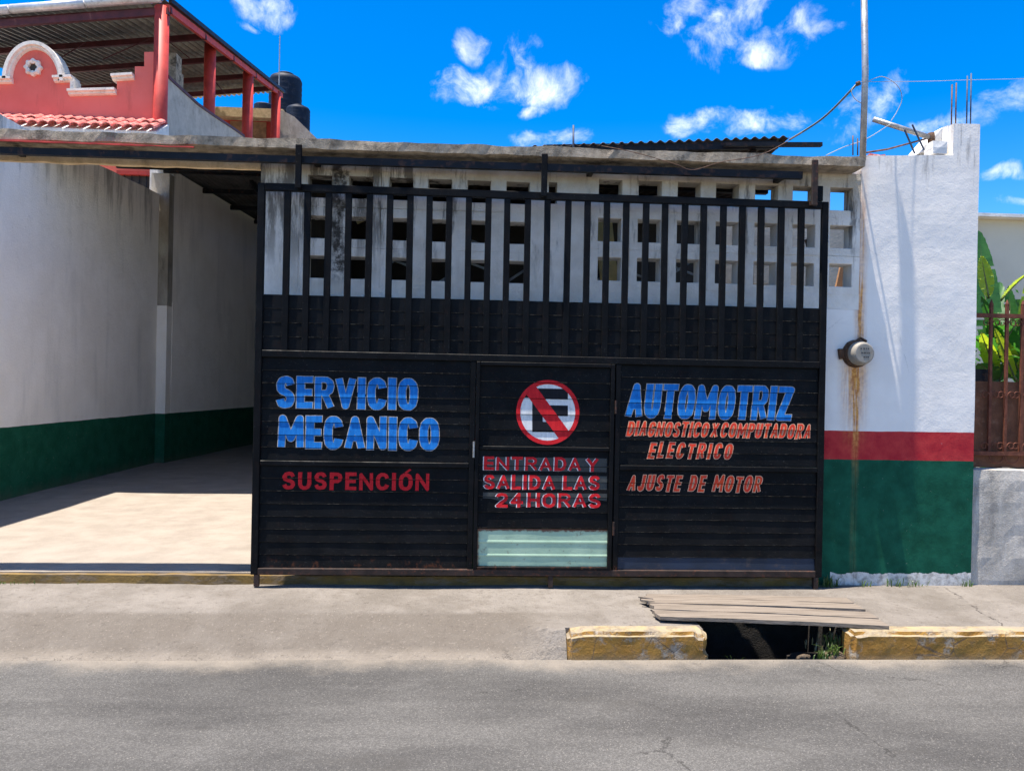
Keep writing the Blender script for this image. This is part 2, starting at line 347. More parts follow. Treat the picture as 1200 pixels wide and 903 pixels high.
def f_mint(t, b):
    x, y, z = t.xyz(); p = t.pos()
    c = t.mix(t.ss(t.noise(4, 6, .6, p), .3, .7), (.30, .44, .31), (.40, .55, .39))
    ex = t.ss(t.math('ADD', z, t.math('MULTIPLY', t.noise(25, 5, .7, p), .05)), .608, .625)
    ex2 = t.ss(t.math('ADD', t.math('ABSOLUTE', t.math('SUBTRACT', x, .605)), t.math('MULTIPLY', t.noise(20, 5, .7, p), .04)), .505, .53)
    ru = t.math('MAXIMUM', t.math('MAXIMUM', ex, ex2), t.math('MULTIPLY', t.ss(t.noise(18, 7, .7, p), .6, .68), .6))
    c = t.mix(ru, c, (.11, .04, .02))
    t.put(b.inputs['Base Color'], c); b.inputs['Roughness'].default_value = .5
    bump(t, b, t.noise(14, 4, .6, p), .3, .006)
M_MINT = mat('mint_sheet_paint', f_mint)
def paintm(name, a, bb, var=.5):
    def f(t, b):
        p = t.pos()
        c = t.mix(t.ss(t.noise(1, 6, .65, t.pos((55, 9, 9))), .35, .68), a, bb)
        c = t.mix(t.math('MULTIPLY', t.ss(t.noise(7, 4, .6, p), .5, .7), .3), c, tuple(q * .55 for q in a))
        c = t.mix(t.math('MULTIPLY', t.ss(t.noise(42, 7, .8, p), .56, .66), var), c, (.03, .03, .035))
        t.put(b.inputs['Base Color'], c); b.inputs['Roughness'].default_value = .7; b.inputs['Specular IOR Level'].default_value = .15
    return mat(name, f)
M_PBLUE = paintm('sign_blue', (.006, .14, .45), (.015, .20, .58), .35)
M_CREAM = paintm('sign_cream', (.30, .28, .25), (.50, .46, .40), .6)
M_PRED = paintm('sign_red', (.52, .012, .018), (.62, .02, .025), .25)
M_PORANGE = paintm('sign_orange', (.72, .07, .02), (.62, .035, .025), .25)
M_PPEACH = paintm('sign_peach', (.72, .42, .26), (.72, .3, .18), .3)
M_PWHITE = paintm('sign_white', (.62, .62, .6), (.74, .74, .72), .35)
M_PBLACK = paintm('sign_black', (.008, .009, .012), (.012, .013, .016), 0)

def f_house(t, b):
    p = t.pos()
    c = t.mix(t.ss(t.noise(.9, 6, .6, p), .3, .7), (.78, .16, .12), (.85, .205, .16))
    c = t.mix(t.math('MULTIPLY', t.ss(t.noise(1, 6, .7, t.pos((3, 3, .6))), .55, .72), .35), c, (.4, .09, .065))
    t.put(b.inputs['Base Color'], c); b.inputs['Roughness'].default_value = .8; b.inputs['Specular IOR Level'].default_value = .12
    bump(t, b, t.noise(30, 5, .6, p), .3, .01)
M_CORAL = mat('coral_render', f_house)
M_REDCOL = simple('red_column_paint', (.50, .05, .035), .6, 0, .18, 4, .2, .004, .4, (.3, .04, .03), .4)
M_REDBEAM = simple('dark_red_steel', (.085, .018, .02), .6, 0, .3, 5, .2, .004, .4, (.07, .02, .02), .6)
M_TRIM = simple('cream_trim', (.80, .74, .64), .8, 0, .12, 7, .4, .01, .3, (.35, .3, .24), .5)
M_TILE = simple('red_clay_tile', (.50, .12, .10), .75, 0, .35, 8, .4, .006, .3, (.7, .42, .36), .8)  # pale pink flecks put the tile tops' highlights into the colour
M_GREYW = mat('grey_render', f_conc((.52, .48, .42), (.40, .37, .32), (.2, .18, .16), 1.5, .5, .01))
M_OLDW = mat('stained_render', f_conc((.42, .39, .34), (.28, .25, .21), (.08, .07, .06), 1.6, .8, .02, True))
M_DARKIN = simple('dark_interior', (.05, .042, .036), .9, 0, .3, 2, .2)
M_ZINCU = simple('zinc_sheet', (.15, .145, .13), .5, .3, .35, 3, .15, .004, .5, (.2, .13, .08), .5)
M_ZINCD = simple('rusted_roof_sheet', (.05, .04, .035), .6, .2, .4, 4, .3, .006, .4, (.12, .05, .03), .6)
M_CARPORT = simple('carport_sheet', (.085, .08, .075), .6, .2, .3, 3, .3, .006, .4, (.07, .05, .04), .5)
M_GUTTER = simple('zinc_gutter', (.62, .62, .62), .4, .4, .15, 5, .1, .003, .5, (.25, .22, .2), .5)
M_TANK = simple('navy_tank_plastic', (.003, .010, .026), .6, 0, .3, 3, .2, .01, .2, (.05, .06, .08), .3)
M_GALV = simple('galvanised_steel', (.36, .36, .35), .5, .6, .25, 14, .3, .003, .5, (.2, .13, .09), .5)
M_REBAR = simple('rusted_rebar', (.12, .07, .05), .8, .2, .4, 30, .5, .003, .3)
M_BLUEBAR = simple('blue_steel_rod', (.05, .07, .11), .6, .2, .4, 30, .5, .003, .3)
M_CABLE = simple('grey_cable', (.12, .135, .12), .7, 0, .2, 10, 0)
M_PALECABLE = simple('pale_cable', (.34, .34, .31), .7, 0, .2, 10, 0)
def f_wood(t, b):
    p = t.pos((1.2, 26, 26)); 
    g = t.noise(2.2, 8, .65, p, .6)
    c = t.mix(t.ss(g, .3, .7), (.115, .095, .075), (.225, .19, .155))
    c = t.mix(t.math('MULTIPLY', t.ss(t.noise(1.2, 6, .7, t.pos((2, 9, 9))), .52, .7), .4), c, (.12, .09, .065))
    c = t.mix(t.math('MULTIPLY', t.ss(t.noise(1, 6, .7, t.pos((3, 90, 90))), .6, .68), .5), c, (.06, .045, .035))
    t.put(b.inputs['Base Color'], c); b.inputs['Roughness'].default_value = .85; b.inputs['Specular IOR Level'].default_value = .25
    bump(t, b, g, .7, .008)
M_WOOD = mat('weathered_board', f_wood)
M_TIMBER = simple('brown_timber', (.3, .16, .08), .8, 0, .35, 5, .4, .006)
M_RUSTFENCE = simple('rust_brown_iron', (.14, .045, .025), .75, .1, .3, 16, .5, .004, .3, (.25, .1, .05), .5)
M_RUSTSHEET = simple('rust_brown_sheet', (.15, .06, .03), .7, .1, .3, 6, .4, .006, .3, (.3, .16, .1), .4)
M_METER = simple('meter_grey', (.24, .22, .185), .5, 0, .15, 12, .2, .003, .5, (.25, .2, .15), .5)
M_METERD = simple('meter_rust', (.09, .05, .03), .8, 0, .4, 25, .8, .01, .3, (.3, .13, .04), .6)
M_INK = simple('faded_ink', (.05, .05, .05), .7, 0, .3, 30, 0)
M_HOUSE2 = simple('cream_grey_render', (.60, .55, .43), .85, 0, .08, 1.2, .2, .008)
M_WHITEC = simple('white_coping', (.74, .73, .7), .8, 0, .1, 3, .3, .008, .3, (.4, .38, .34), .5)
M_INNER = simple('pale_inner_wall', (.30, .28, .25), .9, 0, .2, 3, .4, .01, .3, (.25, .22, .18), .6)
M_YELLOW = simple('yellow_plate', (.65, .5, .2), .6, 0, .2, 6, .2)
def leafmat(name, a, bb, tr):
    def f(t, b):
        p = t.pos()
        c = t.mix(t.ss(t.noise(9, 5, .6, p), .3, .7), a, bb)
        c = t.mix(t.math('MULTIPLY', t.ss(t.noise(1, 5, .7, t.pos((12, 12, 90))), .55, .65), .45), c, tuple(q * 1.7 for q in bb))
        c = t.mix(t.math('MULTIPLY', t.ss(t.noise(24, 6, .7, p), .64, .7), .5), c, (.2, .12, .04))
        t.put(b.inputs['Base Color'], c); b.inputs['Roughness'].default_value = .42
        d = t.new('ShaderNodeBsdfTranslucent'); t.put(d.inputs['Color'], tr)
        mx = t.new('ShaderNodeMixShader'); mx.inputs[0].default_value = .4
        t.link(b.outputs[0], mx.inputs[1]); t.link(d.outputs[0], mx.inputs[2])
        t.link(mx.outputs[0], t.n['Material Output'].inputs[0])
    return mat(name, f)
M_LEAF = leafmat('banana_leaf', (.018, .085, .018), (.045, .15, .03), (.08, .3, .03))
M_LEAFLIT = leafmat('backlit_banana_leaf', (.3, .42, .02), (.42, .52, .03), (.6, .75, .03))  # glow of leaves lit from behind, put into the leaf colour
M_STEM = simple('banana_stem', (.1, .13, .04), .6, 0, .3, 8, .3, .006)
M_GRASS = leafmat('weed_green', (.05, .09, .02), (.1, .15, .035), (.12, .22, .04))
M_DRYG = leafmat('dry_grass', (.2, .16, .08), (.3, .24, .12), (.25, .2, .1))
M_DARKMUD = simple('shaded_pit_earth', (.022, .017, .012), .95, 0, .4, 8, .8, .02)  # earth made nearly black, the pit's shade put into its colour
M_DIRTST = simple('earthy_stone', (.12, .09, .06), .95, 0, .3, 12, .8, .02, .2)
M_RUBBLE = simple('rubble', (.3, .26, .21), .95, 0, .3, 12, .8, .02, .2)

# ------------------------------------------------------------------ builders
OFF = {}
def tag(o, label=None, cat=None, group=None, kind=None):
    if label: o['label'] = label
    if cat: o['category'] = cat
    if group: o['group'] = group
    if kind: o['kind'] = kind
    return o
def thing(name, label, cat, loc, group=None):
    o = bpy.data.objects.new(name, None); COL.objects.link(o); o.location = loc
    o.empty_display_size = .2; OFF[o] = Vector(loc); return tag(o, label, cat, group)
def smooth(me):
    for p in me.polygons: p.use_smooth = True
def obj(name, bm, m, parent=None, sm=False, label=None, mats=None):
    off = OFF[parent] if parent else Vector((0, 0, 0))
    if off.length: bm.transform(Matrix.Translation(-off))
    me = bpy.data.meshes.new(name); bm.to_mesh(me); bm.free()
    for mm in (mats or [m]): me.materials.append(mm)
    if sm: smooth(me)
    o = bpy.data.objects.new(name, me); COL.objects.link(o)
    if parent: o.parent = parent; OFF[o] = off if False else OFF[parent]
    else: OFF[o] = Vector((0, 0, 0))
    if label: o['label'] = label
    return o
def inst(name, me, loc, parent, rot=None, scale=None):
    o = bpy.data.objects.new(name, me); COL.objects.link(o); o.parent = parent
    o.location = Vector(loc) - OFF[parent]
    if rot: o.rotation_euler = rot
    if scale: o.scale = scale
    OFF[o] = Vector(loc); return o
def mesh(name, bm, m, sm=False, mats=None):
    me = bpy.data.meshes.new(name); bm.to_mesh(me); bm.free()
    for mm in (mats or [m]): me.materials.append(mm)
    if sm: smooth(me)
    return me
def B(): return bmesh.new()
def box(bm, a, b, bev=0, mi=0):
    x0, y0, z0 = a; x1, y1, z1 = b
    v = [bm.verts.new(p) for p in [(x0, y0, z0), (x1, y0, z0), (x1, y1, z0), (x0, y1, z0), (x0, y0, z1), (x1, y0, z1), (x1, y1, z1), (x0, y1, z1)]]
    fs = [bm.faces.new([v[i] for i in q]) for q in [(0, 3, 2, 1), (4, 5, 6, 7), (0, 1, 5, 4), (1, 2, 6, 5), (2, 3, 7, 6), (3, 0, 4, 7)]]
    for f in fs: f.material_index = mi
    if bev:
        es = list({e for f in fs for e in f.edges})
        bmesh.ops.bevel(bm, geom=es, offset=bev, segments=1, affect='EDGES', profile=.5)
    return v
def hexa(bm, pts):
    v = [bm.verts.new(p) for p in pts]
    for q in [(0, 3, 2, 1), (4, 5, 6, 7), (0, 1, 5, 4), (1, 2, 6, 5), (2, 3, 7, 6), (3, 0, 4, 7)]: bm.faces.new([v[i] for i in q])
def bar(bm, a, b, w_, h_=None, roll=0):                 # a rectangular bar from a to b
    a, b = Vector(a), Vector(b); d = (b - a).normalized(); h_ = h_ or w_
    ref = Vector((0, 0, 1)) if abs(d.z) < .9 else Vector((0, 1, 0))
    s = d.cross(ref).normalized(); u = s.cross(d).normalized()
    vs = []
    for c in (a, b):
        for (i, j) in ((-1, -1), (1, -1), (1, 1), (-1, 1)): vs.append(c + s * (i * w_ / 2) + u * (j * h_ / 2))
    hexa(bm, vs); return bm
def tube(bm, pts, r, seg=8, cap=True, radii=None):
    pts = [Vector(p) for p in pts]; rings = []
    prev = None
    for i, p in enumerate(pts):
        d = (pts[min(i + 1, len(pts) - 1)] - pts[max(i - 1, 0)]).normalized()
        if prev is None:
            ref = Vector((0, 0, 1)) if abs(d.z) < .9 else Vector((1, 0, 0)); s = d.cross(ref).normalized()
        else: s = (prev - d * prev.dot(d)).normalized()
        prev = s; u = d.cross(s); rr = radii[i] if radii else r
        rings.append([bm.verts.new(p + s * (cos(2 * pi * k / seg) * rr) + u * (sin(2 * pi * k / seg) * rr)) for k in range(seg)])
    for a, b in zip(rings, rings[1:]):
        for k in range(seg): bm.faces.new((a[k], a[(k + 1) % seg], b[(k + 1) % seg], b[k]))
    if cap: bm.faces.new(rings[0][::-1]); bm.faces.new(rings[-1])
    return bm
def prism(bm, poly, axis, lo, hi):                      # poly in the two other axes, extruded along axis
    def P(a, b, c): return {0: (c, a, b), 1: (a, c, b), 2: (a, b, c)}[axis]
    A = [bm.verts.new(P(a, b, lo)) for a, b in poly]; Bv = [bm.verts.new(P(a, b, hi)) for a, b in poly]
    f1 = bm.faces.new(A); f2 = bm.faces.new(Bv[::-1]); n = len(A)
    for i in range(n): bm.faces.new((A[i], Bv[i], Bv[(i + 1) % n], A[(i + 1) % n]))
    bmesh.ops.recalc_face_normals(bm, faces=bm.faces[:]); return bm
def lathe(bm, prof, c, axis='Z', seg=24):
    rings = []
    for (r, h) in prof:
        ring = []
        for k in range(seg):
            a = 2 * pi * k / seg; u, v_ = cos(a) * r, sin(a) * r
            p = (u, v_, h) if axis == 'Z' else (u, -h, v_)
            ring.append(bm.verts.new(Vector(c) + Vector(p)))
        rings.append(ring)
    for a, b in zip(rings, rings[1:]):
        for k in range(seg): bm.faces.new((a[k], a[(k + 1) % seg], b[(k + 1) % seg], b[k]))
    bm.faces.new(rings[0][::-1]); bm.faces.new(rings[-1])
    bmesh.ops.recalc_face_normals(bm, faces=bm.faces[:]); return bm
def rough(bm, amp, freq, seed=0, lock=None):
    for v in bm.verts:
        n = noise.noise_vector(v.co * freq + Vector((seed, seed * 1.7, 3))) + .5 * noise.noise_vector(v.co * freq * 3 + Vector((seed, 0, 9)))
        d = n * amp
        if lock: d = Vector([0 if k in lock else d[k] for k in range(3)])
        v.co += d
    return bm
def rbox(a, b, step, amp=.006, freq=4, seed=0, bev=.01):
    """subdivided box with worn edges"""
    bm = B(); box(bm, a, b)
    dims = [b[i] - a[i] for i in range(3)]
    for ax in range(3):
        n = max(1, int(dims[ax] / step))
        for k in range(1, n):
            co = [0, 0, 0]; co[ax] = a[ax] + dims[ax] * k / n; no = [0, 0, 0]; no[ax] = 1
            bmesh.ops.bisect_plane(bm, geom=bm.verts[:] + bm.edges[:] + bm.faces[:], plane_co=co, plane_no=no)
    ctr = [(a[i] + b[i]) / 2 for i in range(3)]
    for v in bm.verts:                                  # round the arrises
        near = [i for i in range(3) if min(abs(v.co[i] - a[i]), abs(v.co[i] - b[i])) < 1e-5]
        if len(near) >= 2:
            k = bev * (1 + .9 * noise.noise(v.co * 6 + Vector((seed, 0, 0))))
            for i in near: v.co[i] += k if v.co[i] < ctr[i] else -k
    return rough(bm, amp, freq, seed)
def wall_holes(bm, X, Z, y0, y1, holes):
    """solid wall between X and Z with rectangular openings, one watertight skin"""
    xs = sorted(set([*X] + [h[0] for h in holes] + [h[1] for h in holes])); zs = sorted(set([*Z] + [h[2] for h in holes] + [h[3] for h in holes]))
    def solid(i, j):
        if not (0 <= i < len(xs) - 1 and 0 <= j < len(zs) - 1): return False
        cx, cz = (xs[i] + xs[i + 1]) / 2, (zs[j] + zs[j + 1]) / 2
        return not any(h[0] < cx < h[1] and h[2] < cz < h[3] for h in holes)
    def q(*p): bm.faces.new([bm.verts.new(c) for c in p])
    for i in range(len(xs) - 1):
        for j in range(len(zs) - 1):
            if not solid(i, j): continue
            a, b, c, d = xs[i], xs[i + 1], zs[j], zs[j + 1]
            q((a, y0, c), (b, y0, c), (b, y0, d), (a, y0, d)); q((a, y1, c), (a, y1, d), (b, y1, d), (b, y1, c))
            if not solid(i - 1, j): q((a, y0, c), (a, y0, d), (a, y1, d), (a, y1, c))
            if not solid(i + 1, j): q((b, y0, c), (b, y1, c), (b, y1, d), (b, y0, d))
            if not solid(i, j - 1): q((a, y0, c), (a, y1, c), (b, y1, c), (b, y0, c))
            if not solid(i, j + 1): q((a, y0, d), (b, y0, d), (b, y1, d), (a, y1, d))
    bmesh.ops.remove_doubles(bm, verts=bm.verts[:], dist=1e-5); return bm
def corr(bm, p00, p10, p01, p11, n, amp, along=6, th=.004, seg=6):
    """corrugated sheet: waves counted across p00->p10, running along p00->p01"""
    p00, p10, p01, p11 = map(Vector, (p00, p10, p01, p11)); nrm = (p10 - p00).cross(p01 - p00).normalized()
    if nrm.z < 0: nrm = -nrm
    N = n * seg; rows = []
    for j in range(along + 1):
        t = j / along; a = p00.lerp(p01, t); b = p10.lerp(p11, t)
        rows.append([(bm.verts.new(a.lerp(b, i / N) + nrm * amp * sin(2 * pi * i / seg)), bm.verts.new(a.lerp(b, i / N) + nrm * (amp * sin(2 * pi * i / seg) - th))) for i in range(N + 1)])
    for r0, r1 in zip(rows, rows[1:]):
        for i in range(N):
            bm.faces.new((r0[i][0], r0[i + 1][0], r1[i + 1][0], r1[i][0])); bm.faces.new((r0[i][1], r1[i][1], r1[i + 1][1], r0[i + 1][1]))
    for r in (rows[0], rows[-1]):
        for i in range(N): bm.faces.new((r[i][0], r[i][1], r[i + 1][1], r[i + 1][0]))
    for r0, r1 in zip(rows, rows[1:]):
        for i in (0, N): bm.faces.new((r0[i][0], r1[i][0], r1[i][1], r0[i][1]))
    return bm

# ------------------------------------------------------------------ ground, road, pavement, driveway
KY = -1.245                                             # kerb line
PITX0, PITX1, PITY1 = 1.53, 2.50, -.55
bm = B(); s = 600; bm.faces.new([bm.verts.new(p) for p in [(-s, -s, -.62), (s, -s, -.62), (s, s, -.62), (-s, s, -.62)]])
tag(obj('ground', bm, M_GROUND), kind='structure')
def grid(x0, x1, y0, y1, nx, ny, hf, skip=None, skirt=-.55):
    bm = B(); vs = {}
    for i in range(nx + 1):
        for j in range(ny + 1):
            x = x0 + (x1 - x0) * i / nx; y = y0 + (y1 - y0) * j / ny
            vs[i, j] = bm.verts.new((x, y, hf(x, y)))
    for i in range(nx):
        for j in range(ny):
            cx = x0 + (x1 - x0) * (i + .5) / nx; cy = y0 + (y1 - y0) * (j + .5) / ny
            if skip and skip(cx, cy): continue
            bm.faces.new((vs[i, j], vs[i + 1, j], vs[i + 1, j + 1], vs[i, j + 1]))
    for v in [v for v in bm.verts if not v.link_faces]: bm.verts.remove(v)
    be = [e for e in bm.edges if e.is_boundary]
    r = bmesh.ops.extrude_edge_only(bm, edges=be)
    for v in [g for g in r['geom'] if isinstance(g, bmesh.types.BMVert)]: v.co.z = skirt
    bmesh.ops.recalc_face_normals(bm, faces=bm.faces[:])
    return bm
def nz(x, y, f, a, s=0): return a * noise.noise(Vector((x * f + s, y * f, s)))
road_h = lambda x, y: (nz(x, y, .7, .012) + nz(x, y, 4, .003)) * min(1, max(0, (-1.245 - y) / .3)) - .0005
bm = grid(-14, 14, -9.0, KY, 140, 90, road_h)
tag(obj('road', bm, M_ROAD, sm=False), kind='structure')
bm = B(); box(bm, (-40, -9.0, -.5), (-14.001, KY, -.005)); box(bm, (14.001, -9.0, -.5), (40, KY, -.005))
tag(obj('road_beyond', bm, M_ROAD), kind='structure')
bm = B(); box(bm, (-40, -11.5, -.5), (40, -9.003, .14)); tag(obj('opposite_pavement', bm, M_WALK), kind='structure')
def walk_h(x, y):
    t = min(1, max(0, (x - .0) / .62)); t = t * t * (3 - 2 * t)         # 0 = ramp section, 1 = kerbed section
    wid = .50 * (1 - t) + .10 * t; ry = min(1, max(0, (y + 1.245) / wid))
    h = .153 * (ry ** .75 if x < .66 else 1)
    return h + (nz(x, y, 1.3, .008) + nz(x, y, 6, .004, 5) + nz(x, y, 17, .0018, 9)) * ry
kx = lambda x: x > .66
bm = grid(-8, 9, -1.245, -.05, 340, 36, walk_h, lambda x, y: (PITX0 < x < PITX1 and y < PITY1) or (kx(x) and y < -1.10))
tag(obj('pavement', bm, M_WALK), kind='structure'); pav = bpy.data.objects['pavement']
bm = B(); box(bm, (-40, -1.24, -.5), (-8.001, -.05, .15)); box(bm, (9.001, -1.24, -.5), (40, -.05, .15))
tag(obj('pavement_beyond', bm, M_WALK), kind='structure')
# strip between pavement and walls on the right
bm = B(); box(bm, (2.815, -.0495, -.5), (9, .6, .150)); tag(obj('wall_footing', bm, M_WALK), kind='structure')
bm = grid(-6.0, 2.81, -.0, 14.5, 120, 120, lambda x, y: .226 + nz(x, y, .6, .01) + nz(x, y, 3, .003), None)
tag(obj('driveway', bm, M_PAD), kind='structure')
bm = rbox((-6.0, -.062, -.1), (2.81, .03, .224), .07, .004, 5, 3, .006)
tag(obj('driveway_step', bm, M_STEP), kind='structure')
bm = B(); box(bm, (3.5, .6, -.5), (30, 30, .12)); box(bm, (2.811, .6, -.5), (3.499, 14.5, .19)); box(bm, (-30, 0, -.5), (-6.01, 30, .12)); box(bm, (-6.0, 14.51, -.5), (3.4, 30, .12))
tag(obj('yard_ground', bm, M_GROUND), kind='structure')
# kerb stones
def kerb(x0, x1, seed, endl=False, endr=False):
    bm = rbox((x0, KY - .005, -.08), (x1, -1.085, .170), .025, .0022, 7, seed, .019)
    for v in bm.verts:
        if endl: v.co.z -= max(0, .12 - (v.co.x - x0)) ** 1.0 * .14 * (1 if v.co.z > .05 else 0)
        if endr and v.co.x > x1 - .06 and v.co.z > .03: v.co.x -= .03 * noise.noise(v.co * 9) + .02 * (v.co.z / .17)
        v.co += noise.noise_vector(v.co * 14) * .003
    for v in bm.verts:                                  # knocked off corners and chips
        ch = noise.noise(Vector((v.co.x * 5 + seed * 3, v.co.y * 8, v.co.z * 6)))
        e_ = min(v.co.x - x0, x1 - v.co.x)
        if v.co.z > .09 and ch > .12 and e_ < .09: v.co.z -= (ch - .12) * .07
    return obj('kerb_stone', bm, M_KERB, pav)
kerb(.655, 1.552, 1, endl=True, endr=True)
x = 2.475; k = 5
for wdt in (1.62, 1.0, .66, .6, .6, .6, .6, .6, .6, .6):
    kerb(x, x + wdt, k); x += wdt + .0015; k += 1
# drain pit
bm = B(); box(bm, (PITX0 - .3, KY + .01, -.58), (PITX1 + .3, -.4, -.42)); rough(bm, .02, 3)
tag(obj('drain_bed', bm, M_DARKMUD), kind='structure')
bm = rbox((PITX0 - .12, -1.08, -.5), (PITX0 + .0, PITY1, .140), .06, .008, 6, 2, .01)
tag(obj('drain_side', bm, M_DARKMUD), kind='structure')
bm = rbox((PITX0 - .1, PITY1 - .03, -.5), (PITX1 + .1, PITY1 + .0, .135), .08, .008, 6, 4, .01); tag(obj('drain_side', bm, M_DARKMUD), kind='structure')  # dark lining added at the back in place of the pit's shade
bm = rbox((PITX1 - .02, -1.08, -.5), (PITX1 + .08, PITY1, .140), .06, .008, 6, 6, .01); tag(obj('drain_side', bm, M_DARKMUD), kind='structure')
b2 = rbox((PITX1 - .34, -1.20, -.5), (PITX1 - .03, -.9, -.06), .05, .015, 6, 7, .02); tag(obj('drain_ledge', b2, M_DARKMUD), kind='structure')
for (x, y, s_) in ((2.40, -1.15, .055), (2.20, -1.15, .035)):
    bm = B(); bmesh.ops.create_icosphere(bm, subdivisions=2, radius=s_); bmesh.ops.scale(bm, vec=(1.3, 1, .7), verts=bm.verts); rough(bm, .02, 12, x)
    bmesh.ops.translate(bm, vec=(x, y, -.02), verts=bm.verts)
    tag(obj('broken_stone', bm, M_DIRTST), {2.40: 'broken concrete lump against the cut end of the right yellow kerb', 2.28: 'small concrete lump at the roadside lip of the open drain', 2.20: 'leftmost broken concrete lump in the open drain', 2.44: 'concrete lump behind the roadside lumps, under the board ends', 2.33: 'concrete lump deepest inside the drain under the boards'}[x], 'rubble', 'broken concrete lumps in the drain opening')

# ------------------------------------------------------------------ front wall with vent blocks
WALLY1 = .15
fw = thing('front_wall', 'long whitewashed street wall with rows of square vent blocks, concrete eave slab and tall right end painted red and green', 'wall', (1, 0, .15))
LX = [-1.168, -.852, -.541, -.244, .061, .367]; LZ = [3.206, 2.893, 2.586]
RX = [1.095, 1.41, 1.723, 2.035, 2.35, 2.658, 2.968]; RZ = [3.245, 2.94, 2.632]
bw, bh = .150, .149
gaps = []
for xs_, zs_ in ((LX, LZ), (RX, RZ)):
    gaps.append((xs_[0] - .155, xs_[-1] + .155, zs_[-1] - .152, zs_[0] + .152))
ZSPL = 2.36
bm = wall_holes(B(), (-1.615, 3.122), (ZSPL, 3.45), 0, WALLY1, gaps + [(.605, .672, 3.13, 3.30)])
obj('wall', bm, M_LAT, fw)
bm = wall_holes(B(), (-1.615, 3.122), (.12, ZSPL - .001), 0.0005, WALLY1, []); obj('wall', bm, M_FRONT, fw)
for g_, xs_, zs_ in ((gaps[0], LX, LZ), (gaps[1], RX, RZ)):
    bm = wall_holes(B(), (g_[0], g_[1]), (g_[2], g_[3]), .006, .13, [(x - .105, x + .105, z - .103, z + .103) for x in xs_ for z in zs_]); obj('mortar_grid', bm, M_LAT, fw)
def vent(wid, hgt, hw, hh, dep):
    bm = B(); o = [(-wid / 2, -hgt / 2), (wid / 2, -hgt / 2), (wid / 2, hgt / 2), (-wid / 2, hgt / 2)]; i_ = [(-hw / 2, -hh / 2), (hw / 2, -hh / 2), (hw / 2, hh / 2), (-hw / 2, hh / 2)]
    ib = [(a * .97, c * .97) for a, c in i_]
    of = [bm.verts.new((a, 0, c)) for a, c in o]; ob = [bm.verts.new((a, dep, c)) for a, c in o]
    inf = [bm.verts.new((a, 0, c)) for a, c in i_]; inb = [bm.verts.new((a, dep, c)) for a, c in ib]
    for k in range(4):
        n = (k + 1) % 4
        bm.faces.new((of[k], of[n], inf[n], inf[k])); bm.faces.new((ob[n], ob[k], inb[k], inb[n]))
        bm.faces.new((of[n], of[k], ob[k], ob[n])); bm.faces.new((inf[k], inf[n], inb[n], inb[k]))
    bmesh.ops.bevel(bm, geom=[e for e in bm.edges if all(v.co.y < .001 for v in e.verts) and any(v in inf for v in e.verts) and all(v in inf for v in e.verts)], offset=.004, segments=1, affect='EDGES')
    return bm
vmL = mesh('vent_block', vent(.303, .305, .183, .172, .142), M_LAT)
vmR = mesh('vent_block', vent(.309, .304, .185, .182, .142), M_LAT)
for xs_, zs_, vm in ((LX, LZ, vmL), (RX, RZ, vmR)):
    for x in xs_:
        for z in zs_: inst('vent_block', vm, (x + random.uniform(-.002, .002), random.uniform(-.003, .004), z), fw, (0, radians(random.uniform(-.4, .4)), 0))
# lintel over the driveway opening and its eave
bm = rbox((-5.6, -.0, 3.315), (-1.617, .06, 3.43), .08, .006, 5, 1, .006); obj('lintel', bm, M_SOFFIT, fw)
# eave slab with the slight rise to the right
bm = rbox((-5.75, -.20, 3.422), (3.07, .06, 3.512), .055, .006, 6, 4, .010)
for v in bm.verts:
    t = (v.co.x + 5.75) / 8.78; v.co.z += -.012 + .034 * t + (.012 * noise.noise(Vector((v.co.x * 2.2, 0, 4))) if v.co.z > 3.46 else 0)
    if v.co.z > 3.45: v.co.z -= .0
obj('eave_slab', bm, M_SLAB, fw)
bm = rbox((-3.6, -.207, 3.405), (-2.05, -.19, 3.421), .05, .003, 9, 2, .003); obj('paint_strip', bm, M_REDCOL, fw, label='faded red painted edge under the left part of the slab')
# right hand tall wall
prof = [(3.124, .12), (4.105, .12), (4.105, 3.89), (3.885, 3.885), (3.885, 3.63), (3.124, 3.60)]
bm = prism(B(), prof, 1, 0.001, .15)
for k in range(1, 40):
    bmesh.ops.bisect_plane(bm, geom=bm.verts[:] + bm.edges[:] + bm.faces[:], plane_co=(0, 0, .17 + .1 * k), plane_no=(0, 0, 1))
for k in range(1, 12):
    bmesh.ops.bisect_plane(bm, geom=bm.verts[:] + bm.edges[:] + bm.faces[:], plane_co=(3.03 + .1 * k, 0, 0), plane_no=(1, 0, 0))
for v in bm.verts:
    if v.co.x > 3.13: v.co += noise.noise_vector(v.co * 3.1) * .004
obj('end_wall', bm, M_FRONT, fw)
bm = prism(B(), [(-.2, 3.6), (-.1, 3.6), (.9, 3.6), (.9, 3.66), (.55, 3.66), (.0, 3.885), (-.2, 3.885)], 0, 3.99, 4.10)
for v in bm.verts: v.co.y = max(.152, v.co.y + .152)
obj('return_wall', bm, M_FRONT, fw)
